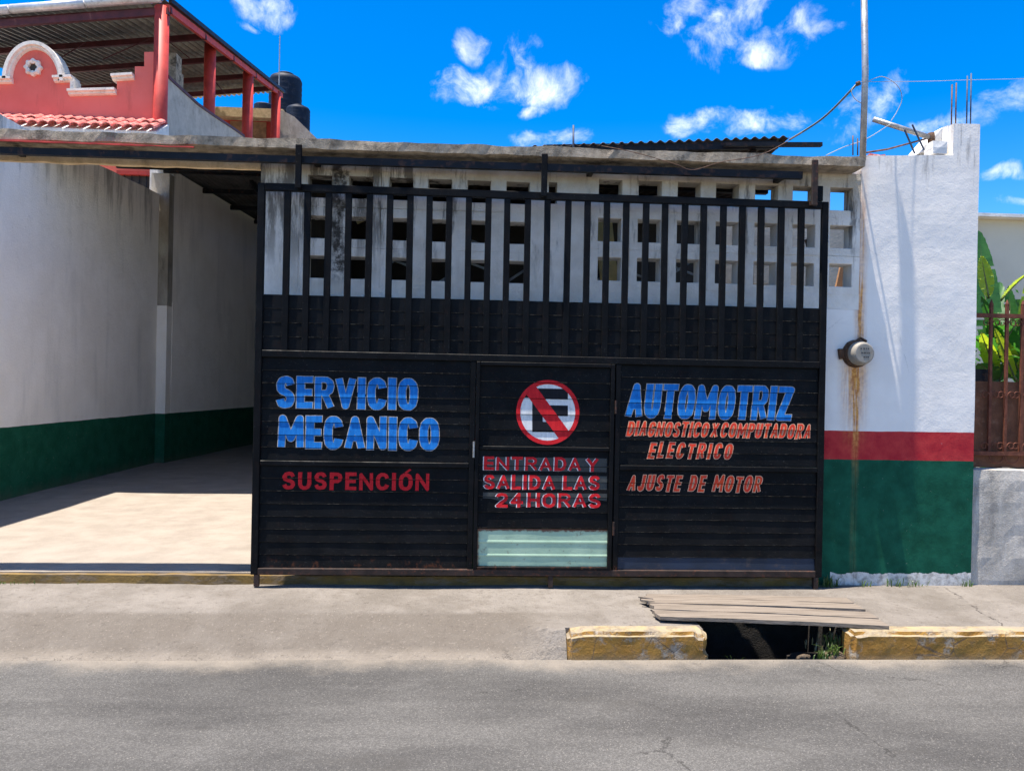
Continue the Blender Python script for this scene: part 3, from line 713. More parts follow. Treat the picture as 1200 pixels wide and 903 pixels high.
# sloping haunch left of the post
hz = [PY(1075, 181, .2), PY(1108, 181, .2), PY(1108, 149, .2), PY(1100, 152, .2)]
bm = prism(B(), [(p.x, p.z) for p in hz], 1, .152, .42); rough(bm, .006, 8); obj('haunch', bm, M_WHITEC, fw)
a = PY(1088, 179.5, .06); b_ = PY(1106, 167.5, .06)
bm = rbox((a.x, .0, 3.636), (b_.x, .14, b_.z), .05, .003, 9, 4, .006); obj('block', bm, M_WHITEC, fw, label='small white block on top of the wall end')
for k, (px, py, col) in enumerate(((1118.5, 97, M_REBAR), (1123.5, 95, M_REBAR), (1130, 91, M_BLUEBAR), (1134.5, 88, M_BLUEBAR))):
    q0 = PY(px, 146, .07); q1 = PY(px + .8, py, .07)
    yy = .04 if k > 1 else .11
    bm = tube(B(), [(q0.x, yy, 3.85), (q1.x, yy, q1.z)], .0055, 6); obj('rebar', bm, col, fw, True)
for px, t_ in ((999.5, 159), (1005, 162)):
    q0 = PY(px, 182, -.1); q1 = PY(px, t_, -.1); bm = tube(B(), [q0, q1], .005, 6); obj('rebar', bm, M_REBAR, fw, True)
q0 = PY(672, 178, .1); q1 = PY(672, 147, .1); obj('rebar', tube(B(), [(q0.x, .1, 3.48), q1], .009, 6), M_BLUEBAR, fw, True, label='thin upright rod on the slab')
q0 = PY(1003, 180, -.1); bm = rbox((q0.x - .06, -.14, 3.515), (q0.x + .05, -.06, 3.555), .04, .008, 9, 2, .01); obj('mortar_lump', bm, M_SLAB, fw)
# sliding track beam
tr = B()
hexa(tr, [(-5.6, -.165, 3.318), (2.57, -.165, 3.351), (2.57, -.12, 3.351), (-5.6, -.12, 3.318), (-5.6, -.165, 3.366), (2.57, -.165, 3.406), (2.57, -.12, 3.406), (-5.6, -.12, 3.366)])
obj('track_beam', tr, M_BLACK, fw)
for x in (-3.4, -1.2, .9, 2.4):
    bm = B(); box(bm, (x, -.119, 3.35), (x + .04, .0, 3.385)); obj('track_bracket', bm, M_BLACK, fw)

# ------------------------------------------------------------------ the sliding gate
GY = -.15
gate = thing('sliding_gate', 'black steel sliding gate with open bars above and hand painted workshop lettering below', 'gate', (.6, GY, .18))
gx0, gx1, gz0, gz1 = -1.592, 2.782, .252, 3.176
def fr(a, b, name='frame_rail', m=M_GATE, bev=.004):
    bm = B(); box(bm, a, b, bev); return obj(name, bm, m, gate)
fr((gx0, GY - .02, gz0), (gx0 + .052, GY + .02, gz1), 'frame_post'); fr((gx1 - .05, GY - .02, gz0), (gx1, GY + .02, gz1), 'frame_post')
fr((gx0 + .053, GY - .021, gz1 - .055), (gx1 - .051, GY + .021, gz1 + .001))
fr((gx0 + .053, GY - .0215, 1.878), (gx1 - .051, GY + .02, 1.93))
fr((gx0 + .053, GY - .0225, gz0 + .0), (gx1 - .051, GY + .02, gz0 + .05), m=M_RUSTBLK)
barpx = [336, 359.7, 384, 408, 432, 456, 480.5, 503, 526, 549, 571.6, 594, 618, 641.3, 664.7, 688, 710.5, 733, 756, 778.8, 801.5, 824, 847, 869.3, 892, 915, 938.7]
bb = B(); box(bb, (-.0235, -.018, 0), (.0235, .016, gz1 - .056 - 1.931), .003); me = mesh('bar', bb, M_GATE)
for px in barpx: inst('bar', me, (PY(px, 284, GY).x, GY, 1.931), gate, (0, radians(random.uniform(-.22, .22)), 0))
for px, top in ((350, 169), (637.5, 180), (953.5, 187)):
    q = PY(px, 216, -.2); tz = PY(px, top, -.22).z
    bm = B(); box(bm, (q.x - .023, -.228, 3.13), (q.x + .023, -.204, tz), .005)
    box(bm, (q.x - .02, -.2035, 3.14), (q.x + .02, -.1715, 3.17))
    obj('hanger', bm, M_RUSTBLK if px > 900 else M_GATE, gate)
q = PY(966, 228, -.14); 
bm = B(); box(bm, (q.x - .07, -.165, 3.182), (q.x - .02, -.145, 3.30), .004); obj('stop_plate', bm, M_GATE, gate)

SLATY = GY + .004                                       # face of the sheet at the top of each slat
LIP = .006
def prof_y(z, zt, zb):
    t = (zt - z) / max(1e-6, zt - zb); return SLATY - LIP * t
def slat(name, x0, x1, zb, zt, m, lab=None, LIP=LIP):
    g = .0035; bm = B(); zt2 = zt - g
    prof = [(SLATY + .012, zt + .003), (SLATY + .006, zt + .003), (SLATY + .006, zt2), (SLATY, zt2), (SLATY - LIP, zb + .0045), (SLATY - LIP + .004, zb + .001), (SLATY + .012, zb + .001)]
    n = 10; cols = []
    for i in range(n + 1):
        x = x0 + (x1 - x0) * i / n
        dz = .0012 * noise.noise(Vector((x * 2, zb * 7, 1))); dy = .0016 * noise.noise(Vector((x * 1.7, zb * 9, 5)))
        cols.append([bm.verts.new((x, y + (dy if k in (3, 4) else 0), z + dz)) for k, (y, z) in enumerate(prof)])
    for a, b in zip(cols, cols[1:]):
        for k in range(7):
            f = bm.faces.new((a[k], a[(k + 1) % 7], b[(k + 1) % 7], b[k]))
            f.material_index = 1 if k == 4 else 0
    bm.faces.new(cols[0][::-1]); bm.faces.new(cols[-1]); bmesh.ops.recalc_face_normals(bm, faces=bm.faces[:])
    return obj(name, bm, m, gate, mats=[m, M_RUB], label=lab)
SL = {}
def slats(key, x0, x1, zt, zb, n, m=M_GATE, last=None):
    zs = [zt + (zb - zt) * i / n for i in range(n + 1)]
    for i, (a, b) in enumerate(zip(zs, zs[1:])):
        mm = last if (last and i == n - 1) else m
        slat('slat', x0, x1, b, a, mm, 'dull dark blue bottom slat' if mm is M_BLUEST else None, LIP * (.35 if key == 'U' else 1))
    SL.setdefault(key, []).extend(list(zip(zs, zs[1:])))
xl0, xl1 = gx0 + .054, 0.020; xd0, xd1 = .085, 1.095; xr0, xr1 = 1.175, gx1 - .052
def zat(px, py): return PY(px, py, GY).z
# upper band behind the bars
slats('U', gx0 + .054, gx1 - .052, 2.345, 1.926, 4)
zm1, zm0 = zat(430, 540.5), zat(430, 546.5); zb0 = gz0 + .049
slats('L', xl0, xl1, 1.875, zm1 + .001, 8); slats('L', xl0, xl1, zm0 - .001, zb0, 8)
slats('R', xr0, xr1, 1.875, zm1 + .001, 8); slats('R', xr0, xr1, zm0 - .001, zb0, 8, last=M_BLUEST)
for (a, b) in ((xl0, xl1), (xr0, xr1)): fr((a, GY - .02, zm0), (b, GY + .018, zm1))
for x0, x1 in ((xl1 + .001, xl1 + .042), (xr0 - .042, xr0 - .001)): fr((x0, GY - .0205, gz0 + .051), (x1, GY + .02, 1.877), 'frame_post')
# wicket door
dz1 = 1.877; dz0 = gz0 + .05
dfr = B(); box(dfr, (xd0 - .02, GY - .026, dz0), (xd0 + .008, GY + .01, dz1), .003); box(dfr, (xd1 - .0, GY - .026, dz0), (xd1 + .03, GY + .01, dz1), .003)
box(dfr, (xd0 + .0085, GY - .0255, dz1 - .028), (xd1 - .0005, GY + .01, dz1), .003); box(dfr, (xd0 + .0085, GY - .0255, dz0), (xd1 - .0005, GY + .01, dz0 + .02), .003)
obj('door_frame', dfr, M_GATE, gate)
zrt, zrb = zat(636, 523), zat(636, 527.5)
slats('D', xd0 + .009, xd1 - .001, dz1 - .029, zrt + .001, 5)
fr((xd0 + .009, GY - .016, zrb), (xd1 - .001, GY + .01, zrt), 'door_rail')
zg = zat(636, 619)
slats('D', xd0 + .009, xd1 - .001, zrb - .001, zg + .002, 5)
# mint green sheet with pressed ribs
bm = B(); zlo = dz0 + .022
zz = [zg - .004, zg - .09, zg - .10, zg - .108, zg - .116, zg - .195, zg - .203, zg - .210, zg - .218, zlo]
yy = [0, .0, -.0025, -.003, 0, 0, -.0025, -.003, 0, 0]
cols = []
for i in range(11):
    x = xd0 + .010 + (xd1 - xd0 - .012) * i / 10
    cols.append([bm.verts.new((x, SLATY - .002 + y + .0015 * noise.noise(Vector((x * 3, z * 8, 0))), z)) for y, z in zip(yy, zz)] + [bm.verts.new((x, SLATY + .01, zlo)), bm.verts.new((x, SLATY + .01, zg - .004))])
nn = len(cols[0])
for a, b in zip(cols, cols[1:]):
    for k in range(nn): bm.faces.new((a[k], b[k], b[(k + 1) % nn], a[(k + 1) % nn]))
bmesh.ops.recalc_face_normals(bm, faces=bm.faces[:])
obj('kick_panel', bm, M_MINT, gate, label='mint green ribbed sheet at the foot of the door')
for z in (1.55, .62):                                   # hinges and latch
    obj('hinge', tube(B(), [(xd1 + .04, GY - .03, z - .05), (xd1 + .04, GY - .03, z + .05)], .009, 8), M_RUSTBLK, gate)
obj('hinge', tube(B(), [(xd0 - .03, GY - .03, 1.15), (xd0 - .03, GY - .03, 1.27)], .008, 8), M_GALV, gate)
for px in (645, 955, 301):
    q = PY(px, 676, GY); bm = B(); box(bm, (q.x - .018, GY - .02, .165), (q.x + .018, GY + .015, gz0 - .001)); obj('guide_foot', bm, M_RUSTBLK, gate)
bm = B(); box(bm, (-1.60, GY + .022, .10), (2.80, GY + .03, .215)); 
bm.free()

# -- lettering, laid on the slats
def conform(bm, key, dy, groove=.003):
    for (zt, zb) in SL[key]:
        for zc in (zt - groove - .0006, zb + .0006):
            bmesh.ops.bisect_plane(bm, geom=bm.verts[:] + bm.edges[:] + bm.faces[:], plane_co=(0, 0, zc), plane_no=(0, 0, 1))
    kill = []
    for f in bm.faces:
        z = f.calc_center_median().z
        if not any(zb < z < zt - groove - .0003 for zt, zb in SL[key]): kill.append(f)
    # paint also crosses the rails: keep only what lies on slats
    bmesh.ops.delete(bm, geom=kill, context='FACES')
    bmesh.ops.split_edges(bm, edges=[e for e in bm.edges if any(abs(e.verts[0].co.z - e.verts[1].co.z) < 1e-6 and abs(e.verts[0].co.z - q) < .001 for s_ in SL[key] for q in (s_[0] - groove - .0006, s_[1] + .0006))])
    for f in bm.faces:
        z = f.calc_center_median().z
        for zt, zb in SL[key]:
            if zb < z < zt:
                for v in f.verts: v.co.y = prof_y(v.co.z, zt, zb) - dy
                break
from mathutils.geometry import delaunay_2d_cdt
OO = [(0, .32), (0, .68), (.12, .9), (.35, 1), (.65, 1), (.88, .9), (1, .68), (1, .32), (.88, .1), (.65, 0), (.35, 0), (.12, .1), (0, .32)]
CC = [(1, .74), (.88, .92), (.62, 1), (.35, 1), (.12, .9), (0, .68), (0, .32), (.12, .1), (.35, 0), (.62, 0), (.88, .08), (1, .26)]
PPP = [(0, 0), (0, 1), (.68, 1), (.92, .92), (1, .76), (.92, .58), (.68, .5), (0, .5)]
GL = {'A': (1.05, [[(0, 0), (.5, 1), (1, 0)], [(.2, .3), (.8, .3)]]), 'C': (1, [CC]), 'D': (1, [[(0, 0), (0, 1), (.55, 1), (.86, .88), (1, .62), (1, .38), (.86, .12), (.55, 0), (0, 0)]]),
      'E': (.85, [[(1, 1), (0, 1), (0, 0), (1, 0)], [(0, .5), (.9, .5)]]), 'G': (1, [CC + [(1, .44), (.6, .44)]]), 'H': (1, [[(0, 0), (0, 1)], [(1, 0), (1, 1)], [(0, .5), (1, .5)]]),
      'I': (0, [[(.5, 0), (.5, 1)]]), 'J': (.85, [[(1, 1), (1, .28), (.85, .06), (.5, 0), (.15, .06), (0, .26)]]), 'L': (.8, [[(0, 1), (0, 0), (1, 0)]]), 'M': (1.35, [[(0, 0), (.04, 1), (.5, .25), (.96, 1), (1, 0)]]),
      'N': (1.05, [[(0, 0), (0, 1), (1, 0), (1, 1)]]), 'O': (1.05, [OO]), 'Ó': (1.05, [OO]), 'P': (.95, [PPP]), 'R': (1, [PPP, [(.5, .5), (1, 0)]]),
      'S': (.95, [[(.98, .80), (.82, .96), (.55, 1), (.2, .96), (.02, .8), (.06, .62), (.3, .53), (.7, .46), (.95, .36), (1, .2), (.82, .04), (.45, 0), (.16, .04), (0, .2)]]),
      'T': (.95, [[(0, 1), (1, 1)], [(.5, 1), (.5, 0)]]), 'U': (1, [[(0, 1), (0, .28), (.14, .07), (.38, 0), (.62, 0), (.86, .07), (1, .28), (1, 1)]]), 'V': (1.05, [[(0, 1), (.5, 0), (1, 1)]]),
      'X': (1, [[(0, 0), (1, 1)], [(0, 1), (1, 0)]]), 'Y': (1.05, [[(0, 1), (.5, .48), (1, 1)], [(.5, .48), (.5, 0)]]), 'Z': (1, [[(0, 1), (1, 1), (0, 0), (1, 0)]]),
      '2': (.95, [[(0, .78), (.14, .95), (.45, 1), (.85, .93), (1, .74), (.9, .52), (.4, .28), (0, 0), (1, 0)]]), '4': (1, [[(.72, 0), (.72, 1), (0, .3), (1, .3)]])}
def strokes(lines, w_, h_, hw, grow, ax):
    """union of round ended strokes inside a w_ x h_ box; ax widens the uprights"""
    pts, faces = [], []; W2 = w_ / ax; r_ = hw + grow
    def add(poly): faces.append(list(range(len(pts), len(pts) + len(poly)))); pts.extend(poly)
    def mp(p): return Vector((hw + p[0] * max(0, W2 - 2 * hw), hw + p[1] * (h_ - 2 * hw)))
    seen = set()
    for ln in lines:
        Q = [mp(p) for p in ln]; closed = (Q[0] - Q[-1]).length < 1e-6; nq = len(Q)
        for i, (a, b) in enumerate(zip(Q, Q[1:])):
            d = (b - a).normalized(); n = Vector((-d.y, d.x)) * r_; axis = min(abs(d.x), abs(d.y)) < .02
            e = (r_ if axis else .45 * r_) if nq < 6 or axis else .15 * r_
            a2 = a - d * e if i == 0 and not closed else a; b2 = b + d * e if i == nq - 2 and not closed else b
            add([a2 - n, b2 - n, b2 + n, a2 + n])
        for i, q in enumerate(Q):
            if not closed and i in (0, nq - 1): continue
            k_ = (round(q.x, 5), round(q.y, 5))
            if k_ in seen: continue
            seen.add(k_); pa, pb = Q[i - 1], Q[(i + 1) % nq] if i < nq - 1 else Q[1]
            if i == 0: pa = Q[-2]
            d1, d2 = q - pa, pb - q
            if abs(d1.x * d1.y) < 1e-9 and abs(d2.x * d2.y) < 1e-9: add([q + Vector(o_) * r_ for o_ in ((-1, -1), (1, -1), (1, 1), (-1, 1))])
            else: add([q + Vector((cos(2 * pi * (k + .37) / 12), sin(2 * pi * (k + .37) / 12))) * r_ for k in range(12)])
    vo, eo, fo, ov, oe, of = delaunay_2d_cdt(pts, [], faces, 0, 1e-6)
    bm = B(); V = [bm.verts.new((v.x * ax, 0, v.y)) for v in vo]
    for f, src in zip(fo, of):
        if src: bm.faces.new([V[i] for i in f])
    for v in [v for v in bm.verts if not v.link_faces]: bm.verts.remove(v)
    bmesh.ops.dissolve_limit(bm, angle_limit=.002, verts=bm.verts[:], edges=bm.edges[:]); bmesh.ops.triangulate(bm, faces=bm.faces[:])
    return bm
def word(text, key, box_px, fill, outline, colour, fat=.115, ol=.006, shear=0, gap=.1, shift=(0, 0), jit=0, space=.42, ax=1.25):
    x0, x1, yt, yb = box_px; xc = (x0 + x1) / 2
    X0, X1 = PY(x0, (yt + yb) / 2, GY).x, PY(x1, (yt + yb) / 2, GY).x; Z1, Z0 = PY(xc, yt, GY).z, PY(xc, yb, GY).z
    H = Z1 - Z0; hw = fat * H; tot_w = X1 - X0 - shear * H; iw = 2 * hw * ax
    g_ = gap * H; ns = text.count(' '); rel = sum(GL[c][0] for c in text if c != ' '); nI = sum(1 for c in text if c == 'I')
    U_ = (tot_w - (len(text) - ns - 1) * g_ - ns * space * H - nI * iw) / rel; x = X0; rj = random.Random(len(text) + int(x0))
    for i, ch in enumerate(text):
        if ch == ' ': x += space * H; continue
        rw_, lines = GL[ch]; wd = iw if ch == 'I' else rw_ * U_; dz = rj.uniform(-jit, jit) * H; hs2 = 1 + rj.uniform(-jit, jit)
        bm = B()
        for (mi, grow, dy, sh_) in (([(1, ol, .0010, shift)] if outline else []) + [(0, 0, .0019, (0, 0))]):
            t2 = strokes(lines, wd, H * hs2, hw * (.84 if ch in 'AMNVRX' else 1), grow, ax)
            if ch == 'Ó':
                t3 = strokes([[(.50, 1.10), (.86, 1.30)]], wd, H, hw * .55, grow, ax); tm = bpy.data.meshes.new('x'); t3.to_mesh(tm); t3.free(); t2.from_mesh(tm); bpy.data.meshes.remove(tm)
            for v in t2.verts: nv = noise.noise_vector(Vector((x * 9 + v.co.x * 14, 3, v.co.z * 14 + i))) * .0028; v.co = v.co + Vector((nv.x, 0, nv.z))
            for v in t2.verts: v.co = Vector((x + v.co.x + shear * v.co.z + sh_[0], 0, Z0 + v.co.z + dz + sh_[1]))
            conform(t2, key, dy + .0002 * (i % 2), .003)
            for f in t2.faces:
                f.normal_update(); f.material_index = mi
                if f.normal.y > 0: f.normal_flip()
            tm = bpy.data.meshes.new('x'); t2.to_mesh(tm); t2.free(); bm.from_mesh(tm); bpy.data.meshes.remove(tm)
        obj('painted_letter', bm, fill, gate, mats=[fill] + ([outline] if outline else []), label=colour + ' letter ' + ch + ' of the word ' + next(w2 for w2, e2 in words(text) if i < e2))
        x += wd + g_
def words(text):
    e = 0
    for w2 in text.split(' '):
        e += len(w2) + 1; yield w2, e
def patchq(key, x0, x1, y0, y1):
    a = PY(x0, y0, GY); b = PY(x1, y1, GY); bm = B()
    f = bm.faces.new([bm.verts.new(p) for p in [(a.x, 0, b.z), (b.x, 0, b.z), (b.x, 0, a.z), (a.x, 0, a.z)]])
    conform(bm, key, .0006); o = obj('paint_patch', bm, M_PATCH, gate); return o
word('SERVICIO', 'L', (324, 489.5, 442, 479), M_PBLUE, M_CREAM, 'large blue', .098, .0045, gap=.07, ax=1.22, jit=.008)
word('MECANICO', 'L', (326, 514.5, 488, 526.6), M_PBLUE, M_CREAM, 'large blue', .098, .0045, gap=.07, ax=1.22, jit=.008)
word('SUSPENCIÓN', 'L', (331, 503, 553.5, 574), M_PRED, None, 'red', .10, gap=.16, ax=1.15, jit=.01)
word('AUTOMOTRIZ', 'R', (733, 931, 451, 491), M_PBLUE, M_CREAM, 'large slanted blue', .088, .0045, shear=.10, gap=.05, ax=1.15, jit=.006)
word('DIAGNOSTICO X COMPUTADORA', 'R', (734, 952, 495, 512), M_PORANGE, M_PPEACH, 'small orange', .07, .005, shear=.2, gap=.14, space=.10, ax=1.1, jit=.03)
word('ELECTRICO', 'R', (759, 860, 519, 537), M_PORANGE, M_PPEACH, 'orange', .075, .005, shear=.22, gap=.24, ax=1.1, jit=.03)
word('AJUSTE DE MOTOR', 'R', (735, 894, 557, 575.5), M_PORANGE, M_PPEACH, 'orange', .075, .005, shear=.2, gap=.17, space=.4, ax=1.1, jit=.03)
patchq('D', 566, 711, 535, 553); patchq('D', 566, 711, 556, 573.5); patchq('D', 566, 711, 576.5, 594)
word('ENTRADA Y', 'D', (567, 701.5, 535.5, 551.5), M_PRED, M_PWHITE, 'red', .105, .0, gap=.17, shift=(-.007, -.001), space=.2, ax=1.12, jit=.02)
word('SALIDA LAS', 'D', (567, 703, 556.5, 573.5), M_PRED, M_PWHITE, 'red', .105, .0, gap=.16, shift=(-.007, -.001), space=.4, ax=1.12, jit=.02)
word('24 HORAS', 'D', (581, 704, 577.5, 594.5), M_PRED, M_PWHITE, 'red', .105, .0, gap=.17, shift=(-.007, -.001), space=.12, ax=1.12, jit=.02)
# no parking sign
def flat(poly, mi, dy, bm):
    t2 = B(); t2.faces.new([t2.verts.new((p[0], 0, p[1])) for p in poly]); bmesh.ops.triangulate(t2, faces=t2.faces[:]); conform(t2, 'D', dy)
    for f in t2.faces:
        f.normal_update(); f.material_index = mi
        if f.normal.y > 0: f.normal_flip()
    tm = bpy.data.meshes.new('x'); t2.to_mesh(tm); t2.free(); bm.from_mesh(tm); bpy.data.meshes.remove(tm)
c0 = PY(642, 483, GY); R = 37 / 150 * .985
def pt(px, py): q = PY(px, py, GY); return (q.x, q.z)
def circ(r, n=48): return [(c0.x + r * cos(2 * pi * k / n), c0.z + r * 1.02 * sin(2 * pi * k / n)) for k in range(n)]
bm = B(); flat(circ(R * .93), 0, .0008, bm)
for poly in ([(623.7, 455), (636, 455), (636, 506), (623.7, 506)], [(636, 455), (665.5, 455.5), (665.5, 467.5), (636, 467)], [(636, 474.5), (665.5, 475), (665.5, 487.5), (636, 487)], [(636, 494), (660, 494.5), (650, 506.3), (636, 506)]):
    flat([pt(*p) for p in poly], 1, .0013, bm)
n = 40
for k in range(n):
    a, b = 2 * pi * k / n, 2 * pi * (k + 1) / n
    flat([(c0.x + r * cos(t), c0.z + r * 1.02 * sin(t)) for r, t in ((R, a), (R, b), (R * .87, b), (R * .87, a))], 2, .0024, bm)
th = radians(-52); ux, uz = cos(th), sin(th); hw = .048; L_ = R * .93
def bp(s_, t_): return (c0.x - .004 + ux * s_ - uz * t_, c0.z + uz * s_ * 1.02 + ux * t_)
L2 = sqrt(L_ ** 2 - hw ** 2)
flat([bp(-L2, -hw), bp(L2, -hw), bp(L2 + .008, 0), bp(L2, hw), bp(-L2, hw), bp(-L2 - .008, 0)], 2, .0019, bm)
obj('no_parking_emblem', bm, M_PWHITE, gate, mats=[M_PWHITE, M_PBLACK, M_PRED], label='round painted no parking sign, black E crossed by a red bar')

# ------------------------------------------------------------------ electric meter
mc = PY(1003, 414.5, 0)
mt = thing('electric_meter', 'round grey electricity meter with rusted rim on the white wall right of the gate', 'meter', (mc.x, 0, mc.z))
obj('mounting_ring', rough(lathe(B(), [(.112, -.002), (.112, .02), (.104, .045), (.09, .05)], (mc.x - .005, 0, mc.z), 'Y', 28), .004, 30), M_METERD, mt, False)
obj('meter_body', lathe(B(), [(.094, .045), (.096, .055), (.096, .08), (.09, .085), (.09, .105), (.085, .113), (.083, .126), (.079, .131)], (mc.x, 0, mc.z), 'Y', 32), M_METER, mt, True)
obj('meter_face', lathe(B(), [(.076, .1308), (.076, .136), (.071, .138)], (mc.x, 0, mc.z), 'Y', 32), M_METER, mt, False)
bm = B()
for (r0, xs_) in ((.03, [(-.035, -.025), (-.012, .0), (.008, .016), (.024, .034)]), (-.004, [(-.03, -.012), (-.008, .01), (.014, .024), (.028, .042)]), (-.036, [(-.01, .004), (.008, .018), (.022, .034)])):
    for (a, b) in xs_: box(bm, (mc.x + a, -.1395, mc.z + r0), (mc.x + b, -.1378, mc.z + r0 + .012))
obj('meter_print', bm, M_INK, mt)
bm = B(); box(bm, (mc.x - .15, -.035, mc.z - .045), (mc.x - .098, -.005, mc.z + .04), .006); rough(bm, .01, 30); obj('hasp', bm, M_METERD, mt)
bm = tube(B(), [(mc.x - .02, -.025, mc.z + .09), (mc.x + .02, -.03, mc.z + .125), (mc.x + .07, -.025, mc.z + .1)], .012, 8); obj('conduit_lug', bm, M_METERD, mt)

# ------------------------------------------------------------------ yard wall on the left and carport
lw = thing('yard_wall', 'tall grey white yard wall with green painted dado along the left of the driveway', 'wall', (-5.5, 4, .2))
def rz_(y): return 4.60 + .215 * (y - 3.85)            # carport roof height
bm = prism(B(), [(-.0, .0), (7.78, .0), (7.78, 4.93), (4.2, 4.74), (2.6, 4.72), (0, 4.72)], 0, -5.72, -5.47)
for k in range(1, 14): bmesh.ops.bisect_plane(bm, geom=bm.verts[:] + bm.edges[:] + bm.faces[:], plane_co=(0, .6 * k, 0), plane_no=(0, 1, 0))
for v in bm.verts:
    v.co.x += .02 * (v.co.y / 8)
    if v.co.z > 4: v.co.z += .02 * noise.noise(v.co * 2)
obj('wall', bm, M_LEFT, lw)
pl = PX(183, 540, -5.40)
bm = B(); box(bm, (-5.75, 7.783, 0), (-5.285, 8.02, 2.98)); obj('pilaster', bm, M_LEFT, lw)
bm = B(); box(bm, (-5.60, 7.80, 2.983), (-5.29, 8.02, 5.30)); obj('pilaster', bm, M_OLDW, lw)
bm = prism(B(), [(-5.28, 8.021), (-4.76, 14.4), (-5.1, 14.4), (-5.72, 8.021)], 2, 0, 3.06); obj('lower_wall', bm, M_LEFT, lw)
bm = prism(B(), [(-5.31, 8.021), (-4.79, 14.4), (-5.1, 14.4), (-5.72, 8.021)], 2, 3.063, 5.4)
for v in bm.verts:
    if v.co.z > 5: v.co.z = rz_(v.co.y) - .06 if False else 5.42
obj('upper_wall', bm, M_LEFT, lw)
cp = thing('carport', 'dark corrugated carport roof over the back of the driveway', 'carport', (-3.5, 9, .2))
for k in range(5):
    x0 = -5.6 + k * .85; x1 = x0 + .86
    bm = corr(B(), (x0, 3.85, rz_(3.85)), (x1, 3.85, rz_(3.85)), (x0, 8.0, 5.48), (x1, 8.0, 5.48), 10, .012, 2); obj('roof_sheet', bm, M_CARPORT, cp, True)  # front run sloped low and out of view to shade the rear driveway
    bm = corr(B(), (x0, 7.95, 5.50), (x1, 7.95, 5.50), (x0, 14.5, 5.52), (x1, 14.5, 5.52), 10, .012, 2); obj('roof_sheet', bm, M_CARPORT, cp, True)
for y in (6.0, 7.8, 9.2, 10.6, 12, 13.4):
    z = (rz_(y) - .02 if y < 7.7 else 5.46) - .06
    bm = B(); box(bm, (-5.40 if y < 8 else -5.2, y, z - .09), (-1.4, y + .05, z), 0); obj('purlin', bm, M_BLACK, cp)
for x in (-4.0, -2.6):
    bm = B(); box(bm, (x, 8.1, 5.20), (x + .06, 14.4, 5.31)); obj('rafter', bm, M_BLACK, cp)
sh = thing('workshop_building', 'dark roofed workshop shed seen through the vent blocks behind the gate', 'shed', (0, 6, .2))
bm = B(); box(bm, (-6, 14.42, 0), (3.6, 14.6, 5.4)); obj('back_wall', bm, M_INNER, sh)
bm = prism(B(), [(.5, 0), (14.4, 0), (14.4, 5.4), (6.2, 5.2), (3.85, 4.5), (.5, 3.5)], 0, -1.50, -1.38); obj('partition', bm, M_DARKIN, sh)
bm = prism(B(), [(.2, .1), (14.3, .1), (14.3, 5.3), (6.2, 5.1), (3.85, 4.4), (.2, 3.35)], 0, -1.56, -1.502); obj('bounce_lining', bm, M_LEFT, sh)  # unseen white lining added to bounce sun onto the left yard wall
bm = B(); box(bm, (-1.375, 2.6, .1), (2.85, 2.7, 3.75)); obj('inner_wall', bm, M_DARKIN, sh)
for k in range(5):
    x0 = -1.5 + k * .86
    bm = corr(B(), (x0, .20, 3.47), (min(x0 + .87, 2.72), .20, 3.47), (x0, 3.0, 3.8), (min(x0 + .87, 2.72), 3.0, 3.8), 9, .012, 2); obj('roof_sheet', bm, M_ZINCD, sh, True)
for y in (.6, 1.6, 2.4):
    bm = B(); box(bm, (-1.37, y, 3.36 + y * .11), (2.6, y + .06, 3.43 + y * .11)); obj('purlin', bm, M_BLACK, sh)
for x in (-1.2, -.5, 0.1, 0.9, 1.5):
    bm = bar(B(), (x, 1.2, 2.5), (x + .8, 1.2, 3.05), .022); obj('brace', bm, M_GALV, sh)
    bm = bar(B(), (x - .1, 1.26, 3.06), (x + .8, 1.26, 2.74), .02); obj('brace', bm, M_GALV, sh)
# small higher black roof whose edge shows over the slab
br = thing('corrugated_roof', 'low black corrugated roof with steel frame peeping over the slab right of centre', 'roof', (1.8, 1.4, 3.6))
Yr = 1.3
a, b = PY(624, 171.5, Yr), PY(925, 160, Yr)
xs_ = [a.lerp(b, k / 3) for k in range(4)]
for k in range(3):
    p, q = xs_[k], xs_[k + 1]
    bm = corr(B(), p, q + Vector((.01, 0, .001)), p + Vector((0, 1.7, -.10)), q + Vector((.01, 1.7, -.10)), 9, .014, 3); obj('roof_sheet', bm, M_ZINCD, br, True)
p0, p1 = PY(640, 175, Yr + .05), PY(911, 170, Yr + .05); bm = bar(B(), p0, p1, .05, .075); obj('edge_beam', bm, M_BLACK, br)
p0, p1 = PY(848, 170.8, Yr), PY(961, 170.8, Yr); bm = bar(B(), p0 + Vector((0, -.03, 0)), p1 + Vector((0, -.03, 0)), .05, .037); obj('outrigger', bm, M_BLACK, br)
for px in (700, 880):
    p0 = PY(px, 176, Yr + .1); bm = B(); box(bm, (p0.x, Yr + .1, .2), (p0.x + .05, Yr + .15, p0.z)); obj('post', bm, M_BLACK, br)
